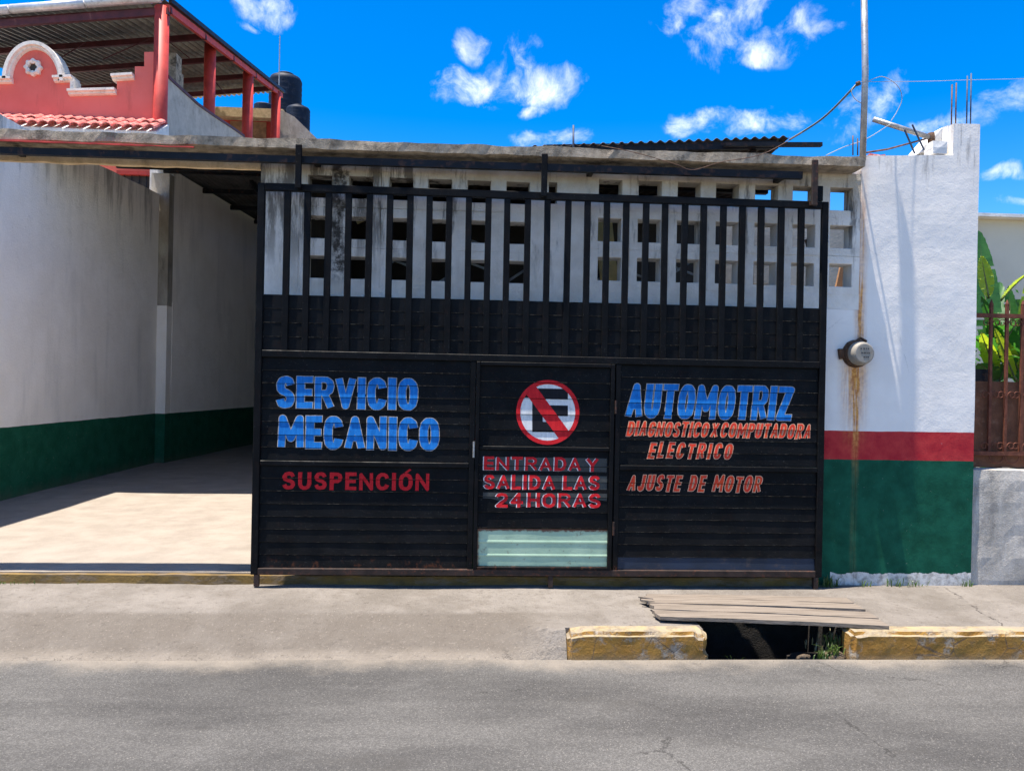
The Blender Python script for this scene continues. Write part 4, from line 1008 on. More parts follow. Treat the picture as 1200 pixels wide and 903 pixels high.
# bits seen through the right vents
iw = thing('back_yard_wall', 'pale inner wall seen through the right hand vent blocks', 'wall', (3, 3, .2))
bm = wall_holes(B(), (2.86, 6.2), (.15, 3.80), 3.2, 3.35, [(3.3, 3.7, 2.4, 3.0)]); obj('wall', bm, M_INNER, iw)
t_ = thing('leaning_timber', 'brown timber offcut leaning behind the rightmost vent blocks', 'timber', (3.6, 1.2, 2.5))
obj('board', bar(B(), (2.9, .9, .2), (3.55, .9, 3.32), .09, .03), M_TIMBER, t_)
o = obj('leaning_timber', bar(B(), (3.95, .7, .2), (3.10, .9, 3.1), .05, .05), M_TIMBER); tag(o, 'thin reddish timber slanting behind the right vent blocks', 'timber')
o = obj('cream_board', bar(B(), (1.55, .8, .2), (1.15, .8, 3.4), .16, .02), M_YELLOW); tag(o, 'cream board standing behind the second vent column of the right group', 'board')
o = obj('straw_mat', bar(B(), (-1.0, .6, 3.12), (-.72, .6, 3.26), .05, .16), M_YELLOW); tag(o, 'cream panel behind the top left vent blocks', 'panel')

# ------------------------------------------------------------------ pole, cables and scrap on the roof
q0 = PY(1011, 182, -.16); q1 = PY(1010.5, -30, -.16)
pole = thing('service_pole', 'slim galvanised service pole standing on the right end of the slab', 'pole', q0)
obj('pole_tube', tube(B(), [(q0.x, -.16, 3.51), (q0.x + .008, -.16, 4.2), (q1.x, -.16, q1.z + .3)], .0245, 14), M_GALV, pole, True)
bm = tube(B(), [PY(1003.5, 99, -.19), PY(1008, 97, -.2)], .018, 8); obj('cable_clamp', bm, M_METERD, pole)
def cable(label, pts, r, m, cat='cable'):
    # smooth through the points
    P = [Vector(p) for p in pts]; out = []
    for i in range(len(P) - 1):
        a, b = P[i], P[i + 1]; pa = P[max(0, i - 1)]; pb = P[min(len(P) - 1, i + 2)]
        for k in range(8):
            t = k / 8; out.append(.5 * ((2 * a) + (b - pa) * t + (2 * pa - 5 * a + 4 * b - pb) * t * t + (3 * a - pa - 3 * b + pb) * t ** 3))
    out.append(P[-1]); o = obj('cable', tube(B(), out, r, 6), m, sm=True); return tag(o, label, cat)
cable('thick grey service cable rising from the black roof to the pole', [PY(925, 164, .8), PY(965, 138, .4), PY(1004, 99, -.18)], .0085, M_CABLE)
cable('thin wire drooping across the slab face and rising back to the roof corner', [PY(705, 171, -.2), PY(745, 179, -.31), PY(790, 192, -.315), PY(812, 199, -.30), PY(845, 190, -.315), PY(895, 180, -.32), PY(940, 155, .3)], .003, M_REBAR)
cable('faint overhead wire running right from the pole', [PY(1009, 96, -.16), PY(1080, 95.5, .0), PY(1150, 93.5, .1), PY(1290, 91, .3)], .002, M_PALECABLE)
cable('pale loop of wire curling over the roof right of the pole', [PY(1014, 97, -.14), PY(1034, 90, -.05), PY(1052, 101, 0), PY(1057, 116, .02), PY(1051, 131, .04), PY(1044, 142, .05)], .003, M_PALECABLE)
cable('small loop of wire hanging at the left of the pole clamp', [PY(1004, 98, -.17), PY(998, 106, -.17), PY(1001, 115, -.17), PY(1009, 121, -.17)], .0032, M_PALECABLE)
cable('pale wire slanting from the slab up behind the pole', [PY(968, 182, .1), PY(990, 172, .1), PY(1015, 163, .08), PY(1044, 145, .06)], .0035, M_PALECABLE)
pp = thing('scrap_pipe', 'grey pipe with tee end propped on rods above the wall top', 'pipe', PY(1060, 170, .3))
a, b = PY(1023.5, 140, .16), PY(1090, 161, .15)
obj('pipe_tube', tube(B(), [a, b], .021, 12), M_GALV, pp, True)
b2 = PY(1091, 156, .15); b3 = PY(1091.5, 168, .15); obj('tee_fitting', tube(B(), [b2, b3], .028, 12), M_METERD, pp, True)
for (u, v_) in (((1060, 152), (1072, 180)), ((1069, 146), (1083, 176))):
    obj('prop_rod', tube(B(), [PY(*u, .08), PY(*v_, .1)], .0075, 6), M_BLUEBAR, pp)
o = obj('bent_rebar', tube(B(), [PY(1014, 179, .12), PY(1040, 175, .12), PY(1088, 162, .17)], .008, 6), M_REBAR); tag(o, 'rusty reinforcing bar lying up against the pipe on the wall top', 'rebar')
a = PY(1015, 180, .11)
o = obj('red_tile_scrap', rbox((a.x, .05, 3.60), (a.x + .14, .14, 3.64), .04, .008, 12, 2, .006), M_TILE); tag(o, 'flat red tile scrap on the wall top just right of the pole', 'tile')

# ------------------------------------------------------------------ coral house behind
HY = 9.0; HX = -6.0
hs_ = thing('coral_house', 'coral red house with scalloped parapet and sheet roofed terrace behind the yard wall', 'house', (-9, HY, .1))
def hp(px, py, Y=HY): p = PY(px, py, Y); return (p.x, p.z)
out = [hp(-75, 98), hp(8, 97)]
c1, c2 = hp(13, 95), hp(71, 95); ac = ((c1[0] + c2[0]) / 2, c1[1]); ar = (c2[0] - c1[0]) / 2; ah = hp(40, 57)[1] - ac[1]
arch = [(ac[0] - ar * cos(pi * k / 20), ac[1] + ah * sin(pi * k / 20)) for k in range(21)]
step = [hp(88, 95), hp(88, 111), hp(137, 109), hp(137, 92), hp(158, 90), hp(158, 78), hp(169, 78), hp(169, 61), hp(186, 61)]
poly = out + arch + step + [(hp(186, 61)[0], .1), (out[0][0], .1)]
bm = prism(B(), poly[::-1], 1, HY, HY + .18); 
rc = hp(40, 80); 
obj('facade', bm, M_CORAL, hs_)
# ornamental rosette with its eye
bm = B(); nR = 48
ring = []
for k in range(nR):
    a = 2 * pi * k / nR; ro = .155 * (1 + .10 * cos(8 * a)); ri = .075 * (1 + .12 * cos(6 * a))
    ring.append([bm.verts.new((rc[0] + r * cos(a), y, rc[1] + r * sin(a))) for r, y in ((ro, HY - .003), (ro, HY - .05), ((ro + ri) / 2, HY - .08), (ri, HY - .06), (ri, HY - .003))])
for k in range(nR):
    A_, B_ = ring[k], ring[(k + 1) % nR]
    for j in range(4): bm.faces.new((A_[j], A_[j + 1], B_[j + 1], B_[j]))
bmesh.ops.recalc_face_normals(bm, faces=bm.faces[:]); obj('rosette', bm, M_TRIM, hs_)
bm = lathe(B(), [(.07, .001), (.07, .012)], (rc[0], HY, rc[1]), 'Y', 20); obj('rosette_eye', bm, M_DARKIN, hs_)
def trim(pts, w_=.12, h_=.11, m=M_TRIM):               # moulded coping sweeping along the parapet edge
    P = [Vector((p[0], 0, p[1])) for p in pts]; bm = B(); prof = [(-.02, 0), (-.02, .05), (.0, .062), (.0, .10), (.02, h_), (.20 + .03, h_), (.23, 0)]
    rings = []
    for i, p in enumerate(P):
        d = (P[min(i + 1, len(P) - 1)] - P[max(i - 1, 0)]).normalized(); nrm = Vector((-d.z, 0, d.x))
        rings.append([bm.verts.new((p.x + nrm.x * (h - .03), HY - w_ + y_, p.z + nrm.z * (h - .03))) for y_, h in [(.10, 0), (.05, .02), (.05, .05), (0, .065), (0, h_), (.34, h_), (.34, 0)]])
    nn = 7
    for a, b in zip(rings, rings[1:]):
        for k in range(nn): bm.faces.new((a[k], a[(k + 1) % nn], b[(k + 1) % nn], b[k]))
    bm.faces.new(rings[0]); bm.faces.new(rings[-1][::-1]); bmesh.ops.recalc_face_normals(bm, faces=bm.faces[:])
    return obj('coping', bm, m, hs_)
trim([hp(-75, 98), hp(16, 97)]); trim([(x, z + .0) for x, z in arch], h_=.13); trim([hp(65, 96), hp(87, 95)]); trim([hp(82, 111.5), hp(137, 110)]); trim([hp(133, 94), hp(158, 92.5)])
bm = B(); a = hp(84, 94); b = hp(88.5, 108); box(bm, (a[0], HY - .06, b[1]), (b[0], HY + .2, a[1])); obj('coping', bm, M_TRIM, hs_)
# columns of the terrace
cols = [((190, 9), 16, 14.65), ((246.5, 50), 13, 17.9), ((291, 85), 12, 20.9), ((323.5, 108), 10.5, 24.0)]
roofpts = []
for (tp, wpx, dd) in cols:
    d = ray(*tp); P = CAM + d * dd; P.x = P.x
    r_ = wpx / 900 * dd / 2
    bm = tube(B(), [(P.x, P.y, 4.5 if dd < 16 else 6.4), (P.x, P.y, P.z)], r_, 20); obj('column', bm, M_REDCOL, hs_, True); roofpts.append(P)
# sheet roof: four corners
FR = CAM + ray(199, 1) * 14.6; BR = CAM + ray(332, 107) * 24.6; FL = CAM + ray(-160, 26) * 14.6
BL = FL + (BR - FR); BL.x = FL.x
nS = 9
for k in range(nS):
    t0, t1 = k / nS, (k + 1) / nS + .004
    bm = corr(B(), FL.lerp(FR, t0), FL.lerp(FR, t1), BL.lerp(BR, t0), BL.lerp(BR, t1), 4, .035, 4, seg=6); obj('roof_sheet', bm, M_ZINCU, hs_, False)
for t in (0.01, .22, .44, .66, .86):
    a = FL.lerp(BL, t) + Vector((0, 0, -.15)); b = FR.lerp(BR, t) + Vector((0, 0, -.15)); obj('purlin', bar(B(), a, b, .07, .12), M_REDBEAM, hs_)
off = Vector((-.05, 0, -.14)); obj('roof_beam', bar(B(), FR + off, BR + off, .08, .13), M_REDCOL, hs_)
obj('roof_edge', bar(B(), FR + Vector((.03, -.06, -.02)), BR + Vector((.03, 0, -.02)), .06, .09), M_BLACK, hs_)
gA, gB = FL + Vector((0, -.1, -.02)), FR + Vector((-.12, -.1, .0))
for k in range(4):
    a, b = gA.lerp(gB, k / 4 + .003), gA.lerp(gB, (k + 1) / 4 - .003); bm = tube(B(), [a, b], .085, 10); obj('gutter', bm, M_GUTTER, hs_, True)
obj('roof_beam', bar(B(), gA + Vector((0, .12, -.2)), gB + Vector((.1, .12, -.2)), .08, .13), M_REDBEAM, hs_)
for (u, v_, Y) in (((65, 72), (100, 50), 11), ((120, 70), (175, 46), 11), ((199, 50), (222, 68), 11.5), ((252, 96), (264, 110), 13)):
    obj('tie_rod', tube(B(), [PY(*u, Y), PY(*v_, Y)], .012, 5), M_REDBEAM, hs_)
# bodies below and beside
def wx(px, py): p = PX(px, py, HX + .1); return (p.y, p.z)
sp = [wx(197, 92), wx(212, 106), wx(232, 124), wx(252, 138), wx(275, 153), wx(286, 161)]
bm = prism(B(), sp + [(sp[-1][0] + 3, sp[-1][1]), (sp[-1][0] + 3, .1), (sp[0][0], .1)], 0, HX - .1, HX + .1); obj('side_wall', bm, M_GREYW, hs_)
bm = B()
for a, b in zip(sp, sp[1:]): bar(bm, (HX, a[0], a[1] + .03), (HX, b[0], b[1] + .03), .24, .06)
obj('side_coping', bm, M_REDBEAM, hs_)
bm = B(); a = PY(199, 62, 10.2); b = PY(209, 96, 10.2); box(bm, (a.x - .3, 10.2, 5), (b.x - .05, 10.5, a.z)); c = PY(211, 84, 10.6); box(bm, (a.x, 10.55, 5), (c.x, 10.8, c.z)); obj('stair_block', bm, M_SLAB, hs_)
bm = B(); box(bm, (-16, HY + .19, 6.3), (HX - .11, 18.5, 6.6)); obj('terrace_floor', bm, M_GREYW, hs_)
bm = B(); box(bm, (-16, HY + .19, .1), (-15.8, 18.4, 6.29)); box(bm, (-15.79, 18.3, .1), (HX - .11, 18.5, 6.29)); obj('rear_wall', bm, M_CORAL, hs_)
# low window glimpsed under the lintel
g = hp(143, 206); g2 = hp(177, 240)
bm = B(); box(bm, (g[0], HY - .02, g2[1]), (g2[0], HY - .004, g[1])); wn = obj('window', bm, M_DARKIN, hs_)
bm = B(); box(bm, (g[0] - .05, HY - .12, g[1]), (g2[0] + .05, HY - .002, g[1] + .07)); obj('window_hood', bm, M_REDCOL, hs_)
for k in range(4):
    x = g[0] + (g2[0] - g[0]) * (k + .5) / 4; obj('window_bar', bar(B(), (x, HY - .05, g2[1]), (x, HY - .05, g[1]), .015), M_BLACK, hs_)
q = PY(156, 193, HY - .08); obj('wall_lamp', lathe(B(), [(.02, .0), (.12, .02), (.16, .06), (.06, .10)], (q.x, HY - .05, q.z), 'Z', 14), M_TRIM, hs_)
# tile awning on the facade
aw = [hp(-75, 137), hp(193, 137)]; X0, X1 = hp(-75, 137)[0], hp(192, 137)[0]; zt = hp(60, 139.5)[1]
bm = prism(B(), [(HY - .003, zt - .02), (HY - .56, zt - .34), (HY - .56, zt - .62), (HY - .003, zt - .72)], 0, X0, X1 + .1)
obj('awning_slab', bm, M_WHITEC, hs_)
def tile_mesh():
    bm = B(); n = 6; L0 = .36
    for j, (y, z, r) in enumerate(((0, 0, .088), (-.30, -.15, .100))):
        pass
    rings = []
    for (y, z, r) in ((0, 0, .078), (-.17, -.085, .086), (-.34, -.17, .094)):
        rings.append([bm.verts.new((r * cos(pi * k / n), y, z + r * .85 * sin(pi * k / n))) for k in range(n + 1)] + [bm.verts.new(((r - .016) * cos(pi * k / n), y, z + (r - .016) * .85 * sin(pi * k / n))) for k in range(n, -1, -1)])
    m_ = len(rings[0])
    for a, b in zip(rings, rings[1:]):
        for k in range(m_): bm.faces.new((a[k], b[k], b[(k + 1) % m_], a[(k + 1) % m_]))
    bm.faces.new(rings[0][::-1]); bm.faces.new(rings[-1]); bmesh.ops.recalc_face_normals(bm, faces=bm.faces[:]); return bm
tm = mesh('roof_tile', tile_mesh(), M_TILE, False)
nt = int((X1 - X0) / .187)
for k in range(nt + 1):
    x = X1 - k * .187
    for j in range(2): inst('roof_tile', tm, (x + random.uniform(-.008, .008), HY - .02 - .30 * j, zt + .0 - .15 * j + .015 * (1 - j) + random.uniform(-.006, .006)), hs_, (radians(random.uniform(-2, 2)), 0, radians(random.uniform(-2.5, 2.5))))

# block behind the terrace with tanks
bk = thing('rear_annex', 'brown and grey stained annex behind the coral house terrace carrying the water tanks', 'building', (-5.5, 20, .1))
YB = 19.5
a, b = PY(250, 131, YB), PY(334, 131, YB); c = PY(372, 163, YB)
bm = B(); box(bm, (a.x - 2, YB, .1), (b.x, YB + 3, a.z - .25)); obj('annex_wall', bm, M_REDCOL, bk)
bm = B(); box(bm, (a.x - 2, YB - .35, a.z - .25), (b.x + .02, YB + 3, a.z + .05)); obj('annex_roof', bm, M_SOFFIT, bk)
p1, p2, p3 = PY(328, 128, YB - .4), PY(345, 137, YB - .4), PY(374, 165, YB - .4)
bm = prism(B(), [(p1.x, p1.z), (p2.x, p2.z), (p3.x, p3.z), (p3.x + .3, .1), (p1.x, .1)], 1, YB - .4, YB + 3); obj('gable_wall', bm, M_OLDW, bk)
bm = B(); q1, q2 = PY(270, 142, YB - .01), PY(312, 158, YB - .01); box(bm, (q1.x, YB - .03, q2.z - 1), (q2.x, YB - .005, q1.z)); obj('annex_door', bm, M_TIMBER, bk)
def tank(cx, top, bot, wpx, YT, label, lid=True):
    p = PY(cx, bot, YT); q = PY(cx, top, YT); r_ = wpx / 2 / 900 * (YT + 6); H = q.z - p.z
    t = thing('water_tank', label, 'water tank', (p.x, YT, p.z), 'navy plastic water tanks')
    pr = [(r_ * .98, 0)]
    for k in range(6): pr += [(r_, H * (.02 + .13 * k)), (r_ * .985, H * (.02 + .13 * k + .06)), (r_, H * (.02 + .13 * k + .11))]
    pr += [(r_, H * .82), (r_ * .9, H * .90), (r_ * .55, H * .95)]
    obj('tank_body', lathe(B(), pr, (p.x, YT, p.z), 'Z', 28), M_TANK, t, True)
    if lid: obj('tank_lid', lathe(B(), [(r_ * .5, H * .93), (r_ * .52, H * .99), (r_ * .48, H * 1.0)], (p.x, YT, p.z), 'Z', 20), M_TANK, t, True)
    return t
tank(334, 87, 136, 37, 22.5, 'tall navy water tank with screw lid above the annex roof')
tank(349, 124, 154, 27, 21.2, 'lower navy tank at the right of the tall tank')
tank(309, 122, 134, 22, 21.6, 'small navy tank peeping behind the last red column')
bm = B(); p = PY(334, 134, 22); box(bm, (p.x - 1.4, 22.0, .1), (p.x + .45, 23.5, p.z + .0)); obj('tank_base', bm, M_OLDW, bk)
q0, q1 = PY(326.5, 130, 21), PY(328, 42, 21); o = obj('antenna_rod', tube(B(), [(q0.x, 21, q0.z - 1), q1], .018, 6), M_GALV); tag(o, 'thin upright antenna rod in front of the tall water tank', 'antenna')

# ------------------------------------------------------------------ right edge: low wall, iron fence, garden and pale house
rw = thing('low_garden_wall', 'rough grey white low wall under the rusty fence at the right edge', 'wall', (5.2, .2, .15))
za = PY(1170, 549, .05).z
bm = rbox((4.108, .02, .10), (9.0, .2, za), .09, .006, 6, 5, .008)
M_LOWW = mat('rough_low_wall', f_conc((.54, .50, .44), (.36, .33, .285), (.2, .185, .165), 3, .7, .012, True))
obj('wall', bm, M_LOWW, rw)
fe = thing('iron_fence', 'rust brown iron fence with scrolls and sheet backing on the low wall', 'fence', (5.2, .1, za))
zt_, zb_ = PY(1170, 370, .1).z, PY(1170, 531, .1).z
for z in (zt_, zb_): bm = B(); box(bm, (4.11, .085, z - .017), (9.0, .115, z + .017)); obj('fence_rail', bm, M_RUSTFENCE, fe)
bx = [PY(p, 450, .1).x for p in (1160, 1178.5, 1197)]; sp_ = bx[1] - bx[0]
tb = B(); box(tb, (-.011, -.011, 0), (.011, .011, zt_ - zb_ + .10)); tube(tb, [(0, 0, zt_ - zb_ + .10), (0, 0, zt_ - zb_ + .135)], .01, 6, radii=[.014, .003]); bme = mesh('fence_bar', tb, M_RUSTFENCE)
scb = B()
def spiral(cx, cz, s, flip):
    pts = []
    for k in range(15):
        a = k / 14 * 2 * pi * 1.1; r_ = .034 * (1 - .6 * k / 14); pts.append((cx + flip * (r_ * cos(a) - .034) * s, 0, cz + r_ * sin(a)))
    return pts
tube(scb, spiral(-.012, 0, 1, 1), .004, 5); tube(scb, spiral(.012, 0, 1, -1), .004, 5); sme = mesh('scroll', scb, M_RUSTFENCE)
cb = B(); tube(cb, [(.06 * cos(a), 0, .06 * sin(a)) for a in [pi + pi * k / 12 for k in range(13)]], .005, 5); cme = mesh('scroll', cb, M_RUSTFENCE)
for k in range(-0, 30):
    x = bx[0] + sp_ * k
    if x > 8.9: break
    inst('fence_bar', bme, (x, .1, zb_), fe)
    for z in (zb_ + .06, zb_ + .36, zb_ + .48, zt_ - .06)[::1]:
        if z == zb_ + .36: continue
        inst('scroll', sme, (x, .09, z), fe)
    inst('scroll', cme, (x + sp_ / 2, .1, zb_ - .02), fe)
zs_t = PY(1170, 447, .14).z
bm = B(); box(bm, (4.112, .13, za + .004), (9.0, .137, zs_t)); obj('backing_sheet', bm, M_RUSTSHEET, fe)
bm = B(); box(bm, (4.112, .14, zs_t - .25), (4.35, .15, zs_t + .10)); obj('grey_panel', bm, M_BLACK, fe)
h2 = thing('pale_house', 'pale grey house with flat white roof edge beyond the garden at the right', 'house', (9, 6, .1))
z2 = PY(1175, 257.5, 6).z; z3 = PY(1175, 250, 5.8).z; x2 = PY(1149, 300, 6).x - 2.2
bm = wall_holes(B(), (x2, 18), (.1, z2), 6, 6.2, [(11.2, 12.6, 1.2, 2.6)]); obj('wall', bm, M_HOUSE2, h2)
bm = B(); box(bm, (x2, 6.21, .1), (x2 + .2, 12, z2)); obj('side_wall', bm, M_HOUSE2, h2)
bm = B(); box(bm, (x2 - .1, 5.8, z2 + .002), (18.1, 12.1, z3)); obj('roof_slab', bm, M_WHITEC, h2)
# banana plants
def leaf(base, tip, width, droop, m, parent, face=0, fold=.18):
    base, tip = Vector(base), Vector(tip); bm = B(); n = 44; rows = []
    d = tip - base; ax_ = Vector((1, -.25, 0)) if face else d.cross(Vector((0, 0, 1))); dn = d.normalized()
    side = (ax_ - dn * ax_.dot(dn)).normalized(); up = side.cross(dn).normalized()
    def mid(t): return base + d * t + Vector((0, 0, -droop * t * t + droop * 1.2 * sin(pi * t) * .6))
    for i in range(n + 1):
        t = i / n; c = mid(t); q = min(1, max(0, (t - .06) / .94)); w_ = width * .5 * (max(0, sin(pi * q ** .8)) ** .6) + .003
        row = []
        for j in range(-4, 5):
            s_ = j / 4; ed = .010 * noise.noise(Vector((t * 22, s_ * 3, base.x * 5))) * abs(s_)
            row.append(bm.verts.new(c + side * (s_ * w_) + up * (fold * w_ * abs(s_) + ed + .006 * sin(t * 130) * abs(s_))))
        rows.append(row)
    rl = random.Random(int(abs(base.x + tip.z * 7) * 1000)); torn = {(rl.randint(4, n - 3), rl.choice((0, 1))): rl.randint(1, 3) for _ in range(7)}
    for q_, (a, b) in enumerate(zip(rows, rows[1:])):
        for j in range(8):
            if (j < torn.get((q_, 0), 0)) or (7 - j < torn.get((q_, 1), 0)): continue
            bm.faces.new((a[j], a[j + 1], b[j + 1], b[j]))
    for v in [v for v in bm.verts if not v.link_faces]: bm.verts.remove(v)
    obj('leaf', bm, m, parent, True)
    obj('midrib', tube(B(), [mid(i / 8) + up * -.004 for i in range(9)], .01, 6, radii=[.011 * (1 - i / 9) + .002 for i in range(9)]), M_STEM, parent, True)
def LP(px, py, Y): p = PY(px, py, Y); return (p.x, p.y, p.z)
def banana(px, Y, top, label, leaves):
    p = PY(px, top, Y); t = thing('banana_plant', label, 'plant', (p.x, Y, .12), 'banana plants behind the fence')
    obj('trunk', tube(B(), [(p.x + .05, Y, .12), (p.x + .02, Y, 1.0), (p.x, Y, p.z)], .07, 12, radii=[.085, .065, .035]), M_STEM, t, True)
    for (b_, tp, wd, dr, yl, fc) in leaves: leaf(LP(*b_), LP(*tp), wd, dr, M_LEAFLIT if yl else M_LEAF, t, fc)
banana(1165, 1.1, 425, 'tall banana plant with a broad dark leaf rising beside the white wall end', [
    ((1163, 430, 1.1), (1147, 270, 1.3), .24, 0, 0, 1), ((1159, 350, 1.0), (1150, 300, .98), .13, 0, 1, 1), ((1166, 420, 1.1), (1222, 342, .9), .26, .12, 0, 0), ((1166, 425, 1.1), (1120, 385, .9), .26, .15, 0, 0),  # small second leaf paints the backlit patch of the broad one
    ((1166, 430, 1.1), (1185, 372, 1.6), .22, .05, 0, 1), ((1168, 440, 1.1), (1150, 390, .8), .13, .0, 1, 1), ((1170, 450, 1.1), (1192, 405, .9), .16, .1, 0, 1), ((1165, 450, 1.1), (1146, 420, .9), .2, .05, 0, 1), ((1166, 430, 1.1), (1172, 330, 1.7), .2, 0, 0, 1)])
banana(1196, 1.3, 440, 'banana plant with yellow green leaves coloured as backlit at the right edge', [
    ((1172, 352, 1.2), (1212, 312, 1.1), .13, .03, 1, 0), ((1196, 440, 1.3), (1216, 300, 1.2), .22, 0, 1, 1), ((1196, 440, 1.3), (1158, 365, 1.0), .26, .1, 0, 0), ((1196, 440, 1.3), (1178, 398, 1.1), .10, 0, 1, 1),
    ((1196, 440, 1.3), (1240, 380, 1.2), .3, .2, 0, 0), ((1196, 445, 1.3), (1200, 385, 1.5), .24, 0, 0, 1), ((1196, 450, 1.3), (1172, 430, 1.1), .2, .05, 0, 0), ((1190, 440, 1.4), (1182, 335, 1.5), .16, 0, 0, 1), ((1185, 440, 1.2), (1150, 345, 1.0), .12, .02, 0, 1), ((1190, 445, 1.0), (1166, 385, .9), .09, 0, 1, 1), ((1190, 430, 1.4), (1206, 355, 1.1), .14, .02, 0, 1)])
banana(1225, 1.9, 430, 'banana plant with drooping green leaves beyond the right edge plants', [
    ((1225, 430, 1.9), (1190, 340, 1.9), .34, .1, 0, 1), ((1225, 430, 1.9), (1175, 400, 1.8), .3, .15, 0, 0), ((1225, 430, 1.9), (1285, 330, 1.9), .4, .2, 0, 0), ((1225, 430, 1.9), (1195, 450, 1.6), .26, .1, 0, 0)])
# shrubs filling in low behind the fence
def leafmass(name, label, cx, cy, cz, sx, sy, sz, n, m, size=.09, cat='shrub'):
    t = thing(name, label, cat, (cx, cy, .1)); rnd = random.Random(int(cx * 10)); bm = B()
    for _ in range(n):
        p = Vector((cx + rnd.gauss(0, sx), cy + rnd.gauss(0, sy), cz + rnd.gauss(0, sz)))
        u = Vector((rnd.gauss(0, 1), rnd.gauss(0, 1), rnd.gauss(0, .6))).normalized(); v = u.cross(Vector((rnd.random(), rnd.random(), 1))).normalized(); s_ = size * rnd.uniform(.6, 1.4)
        bm.faces.new([bm.verts.new(q) for q in (p, p + u * s_ * .5 + v * s_ * .28, p + u * s_, p + u * s_ * .5 - v * s_ * .28)])
    obj('foliage', bm, m, t); obj('stem', tube(B(), [(cx, cy, .1), (cx, cy, cz)], .02, 6), M_STEM, t); return t
leafmass('shrub', 'leafy green shrub filling in low behind the rusty fence', 4.95, 1.7, 1.45, .30, .25, .28, 1600, M_LEAF)
leafmass('shrub', 'paler shrub further right behind the rusty fence', 6.2, 2.4, 1.3, .5, .4, .45, 900, M_LEAF)

# ------------------------------------------------------------------ boards over the drain
def plank(pts, zt, th, label, split=0, seed=0):
    """pts: far-left, far-right, near-right, near-left pixels on height zt"""
    P = [PZ(*p, zt) for p in pts]; bm = B(); n = 36; m_ = 4; top = []; botm = []
    for i in range(n + 1):
        t = i / n; r1, r2 = [], []
        for j in range(m_ + 1):
            s_ = j / m_; c = (P[0].lerp(P[1], t)).lerp(P[3].lerp(P[2], t), s_)
            e = 0
            if i == 0: c.x += .03 * noise.noise(Vector((j * 1.7, seed, 2))) - .012 * (j % 2) * split
            if i == n: c.x += .012 * noise.noise(Vector((j * 2.1, seed, 7)))
            if j in (0, m_): c.y += .006 * noise.noise(Vector((t * 9, seed, j)))
            z = zt + .004 * noise.noise(Vector((t * 5, s_ * 2, seed))) + .006 * sin(pi * t)
            r1.append(bm.verts.new((c.x, c.y, z))); r2.append(bm.verts.new((c.x, c.y, z - th)))
        top.append(r1); botm.append(r2)
    for i in range(n):
        for j in range(m_):
            bm.faces.new((top[i][j], top[i + 1][j], top[i + 1][j + 1], top[i][j + 1])); bm.faces.new((botm[i][j], botm[i][j + 1], botm[i + 1][j + 1], botm[i + 1][j]))
        for j in (0, m_): bm.faces.new((top[i][j], botm[i][j], botm[i + 1][j], top[i + 1][j]))
    for i in (0, n):
        for j in range(m_): bm.faces.new((top[i][j], top[i][j + 1], botm[i][j + 1], botm[i][j]))
    bmesh.ops.recalc_face_normals(bm, faces=bm.faces[:])
    return tag(obj('wooden_plank', bm, M_WOOD), label, 'plank', 'weathered boards laid over the drain opening')
plank([(757, 695.5), (992, 700), (1001, 706), (759, 701)], .190, .02, 'rearmost weathered board over the drain, nearest the gate', 0, 1)
plank([(750, 699.5), (1002, 707), (1015, 713.5), (764, 706)], .194, .022, 'second weathered board from the gate with splintered left end', 1, 2)
plank([(761, 706.5), (1018, 716.5), (1030, 724), (768, 713.5)], .197, .022, 'third weathered board over the drain, between its neighbours', 0, 3)
plank([(764, 714), (1030, 725.2), (1042, 733), (774, 721.8)], .196, .024, 'front weathered board nearest the road, over the dark drain', 0, 4)
for i, (px, py, l) in enumerate(((748, 699, .07), (751, 702.5, .06))):
    a = PZ(px, py, .20); o = obj('wood_splinter', bar(B(), a, a + Vector((l + .03, -.03, -.004)), .016, .008), M_WOOD); tag(o, ('upper' if i == 0 else 'lower') + ' thin wood splinter at the left end of the boards', 'splinter')

# ------------------------------------------------------------------ weeds, litter
def tuft(name, label, spots, hgt, m, n=26, spread=.05):
    bm = B(); rnd = random.Random(len(label))
    for (x, y, z, k) in spots:
        for _ in range(int(n * k)):
            bx_, by_ = x + rnd.gauss(0, spread), y + rnd.gauss(0, spread * .4); a = rnd.uniform(0, 2 * pi); l = hgt * rnd.uniform(.4, 1.2) * (.6 + .4 * k); le = rnd.uniform(.2, .9)
            dx, dy = cos(a) * l * le, sin(a) * l * le * .6; wv = Vector((-sin(a), cos(a), 0)) * rnd.uniform(.002, .0045)
            p0 = Vector((bx_, by_, z)); p1 = p0 + Vector((dx * .4, dy * .4, l * .65)); p2 = p0 + Vector((dx, dy, l * (1 - .3 * le)))
            v = [bm.verts.new(q) for q in (p0 - wv, p0 + wv, p1 + wv, p1 - wv, p2)]
            bm.faces.new((v[0], v[1], v[2], v[3])); bm.faces.new((v[3], v[2], v[4]))
    o = obj(name, bm, m); return tag(o, label, 'weeds', kind='stuff')
tuft('weeds', 'green weeds growing at the foot of the green wall beside the gate', [(2.87, -.07, .15, 1.4), (2.93, -.06, .15, .7), (3.45, -.03, .15, .6), (3.6, -.03, .15, .4), (4.05, -.03, .15, .4), (3.2, -.05, .15, .3)], .085, M_GRASS, 30, .035)
tuft('weeds', 'green weeds sprouting in the open drain at the kerb', [(2.38, -1.17, 0, 1.2), (2.30, -1.2, -.02, 1.0), (2.42, -1.1, .05, 1.0), (1.72, -1.22, -.04, .3)], .075, M_GRASS, 36, .03)
tuft('dry_grass', 'dry straw grass on the drain ledge by the right kerb end', [(2.42, -1.05, .02, 1.3), (2.36, -1.08, .0, .6)], .10, M_DRYG, 30, .05)
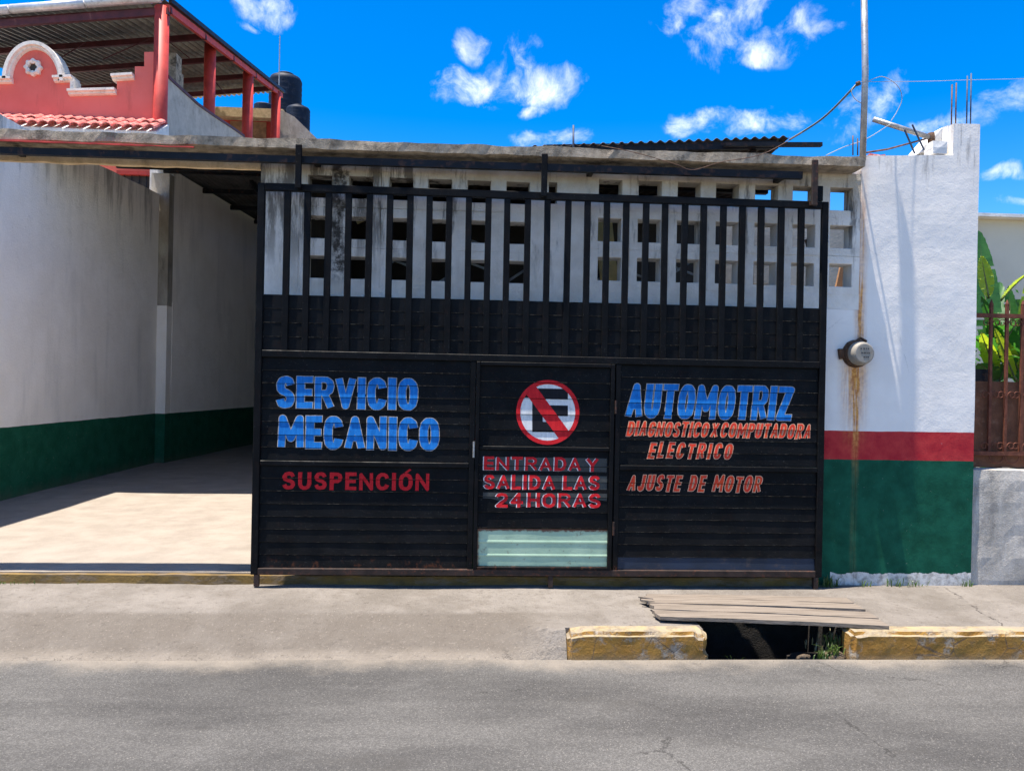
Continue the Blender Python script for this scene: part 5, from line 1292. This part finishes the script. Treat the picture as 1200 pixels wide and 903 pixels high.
tuft('weeds', 'tiny weeds along the ochre driveway step at the far left', [(-3.4, -.075, .155, .5), (-3.25, -.075, .155, .4), (-3.0, -.07, .155, .2)], .03, M_GRASS, 30, .05)
# gravel crumbs on the pavement and along the gutter
bm = B(); rnd = random.Random(3)
def crumb(x, y, z, s_):
    v = [bm.verts.new((x + s_ * rnd.uniform(.6, 1.2) * dx, y + s_ * rnd.uniform(.6, 1.2) * dy, z + s_ * dz)) for dx, dy, dz in ((1, 0, -.2), (-.5, .87, -.2), (-.5, -.87, -.2), (0, 0, .9))]
    for q in ((0, 1, 3), (1, 2, 3), (2, 0, 3)): bm.faces.new([v[i] for i in q])
for _ in range(1500):
    x = rnd.uniform(-4.5, 5); y = rnd.choice([rnd.gauss(-1.30, .05), rnd.gauss(-1.2, .06) if x < .5 else rnd.gauss(-1.33, .05), rnd.gauss(-.1, .025), rnd.uniform(-1, -.1)])
    if PITX0 - .1 < x < PITX1 + .1 and -1.24 < y < -.6: continue
    if .6 < x and -1.26 < y < -1.05: continue
    if y > -.065: continue
    z = walk_h(x, y) if y > KY else road_h(x, y)
    crumb(x, y, z, rnd.uniform(.002, .006))
for _ in range(600):
    x = rnd.uniform(-4.5, 5); y = rnd.uniform(-3.4, -1.35); crumb(x, y, road_h(x, y), rnd.uniform(.0015, .004))
tag(obj('gravel', bm, M_RUBBLE), 'loose gravel crumbs scattered on the pavement and road edge', 'gravel', kind='stuff')

# ------------------------------------------------------------------ sub-parts: pieces of a part hang under that part
def adopt(part, kids):
    for k in kids: k.parent = part; k.matrix_parent_inverse = Matrix.Identity(4)
def kids_of(root, *names): return [o for o in root.children if o.name.split('.')[0] in names]
def cx_(o): b = [Vector(c) for c in o.bound_box]; c = sum(b, Vector()) / 8; return c + OFF[gate]
door = kids_of(gate, 'door_frame')[0]; door.name = 'door'
adopt(door, [o for o in kids_of(gate, 'slat', 'painted_letter', 'paint_patch', 'kick_panel', 'door_rail', 'no_parking_emblem', 'hinge') if xd0 - .08 < cx_(o).x < xd1 + .06 and cx_(o).z < 1.9])
door['label'] = 'small inset walk-through door with the no parking sign'
adopt(kids_of(hs_, 'window')[0], kids_of(hs_, 'window_bar', 'window_hood')); adopt(kids_of(hs_, 'rosette')[0], kids_of(hs_, 'rosette_eye'))
adopt(kids_of(mt, 'meter_body')[0], kids_of(mt, 'meter_face', 'meter_print'))
for pl_ in [o for o in COL.objects if o.name.startswith('banana_plant')]:
    for lf, mr in zip(sorted(kids_of(pl_, 'leaf'), key=lambda o: o.name), sorted(kids_of(pl_, 'midrib'), key=lambda o: o.name)): adopt(lf, [mr])
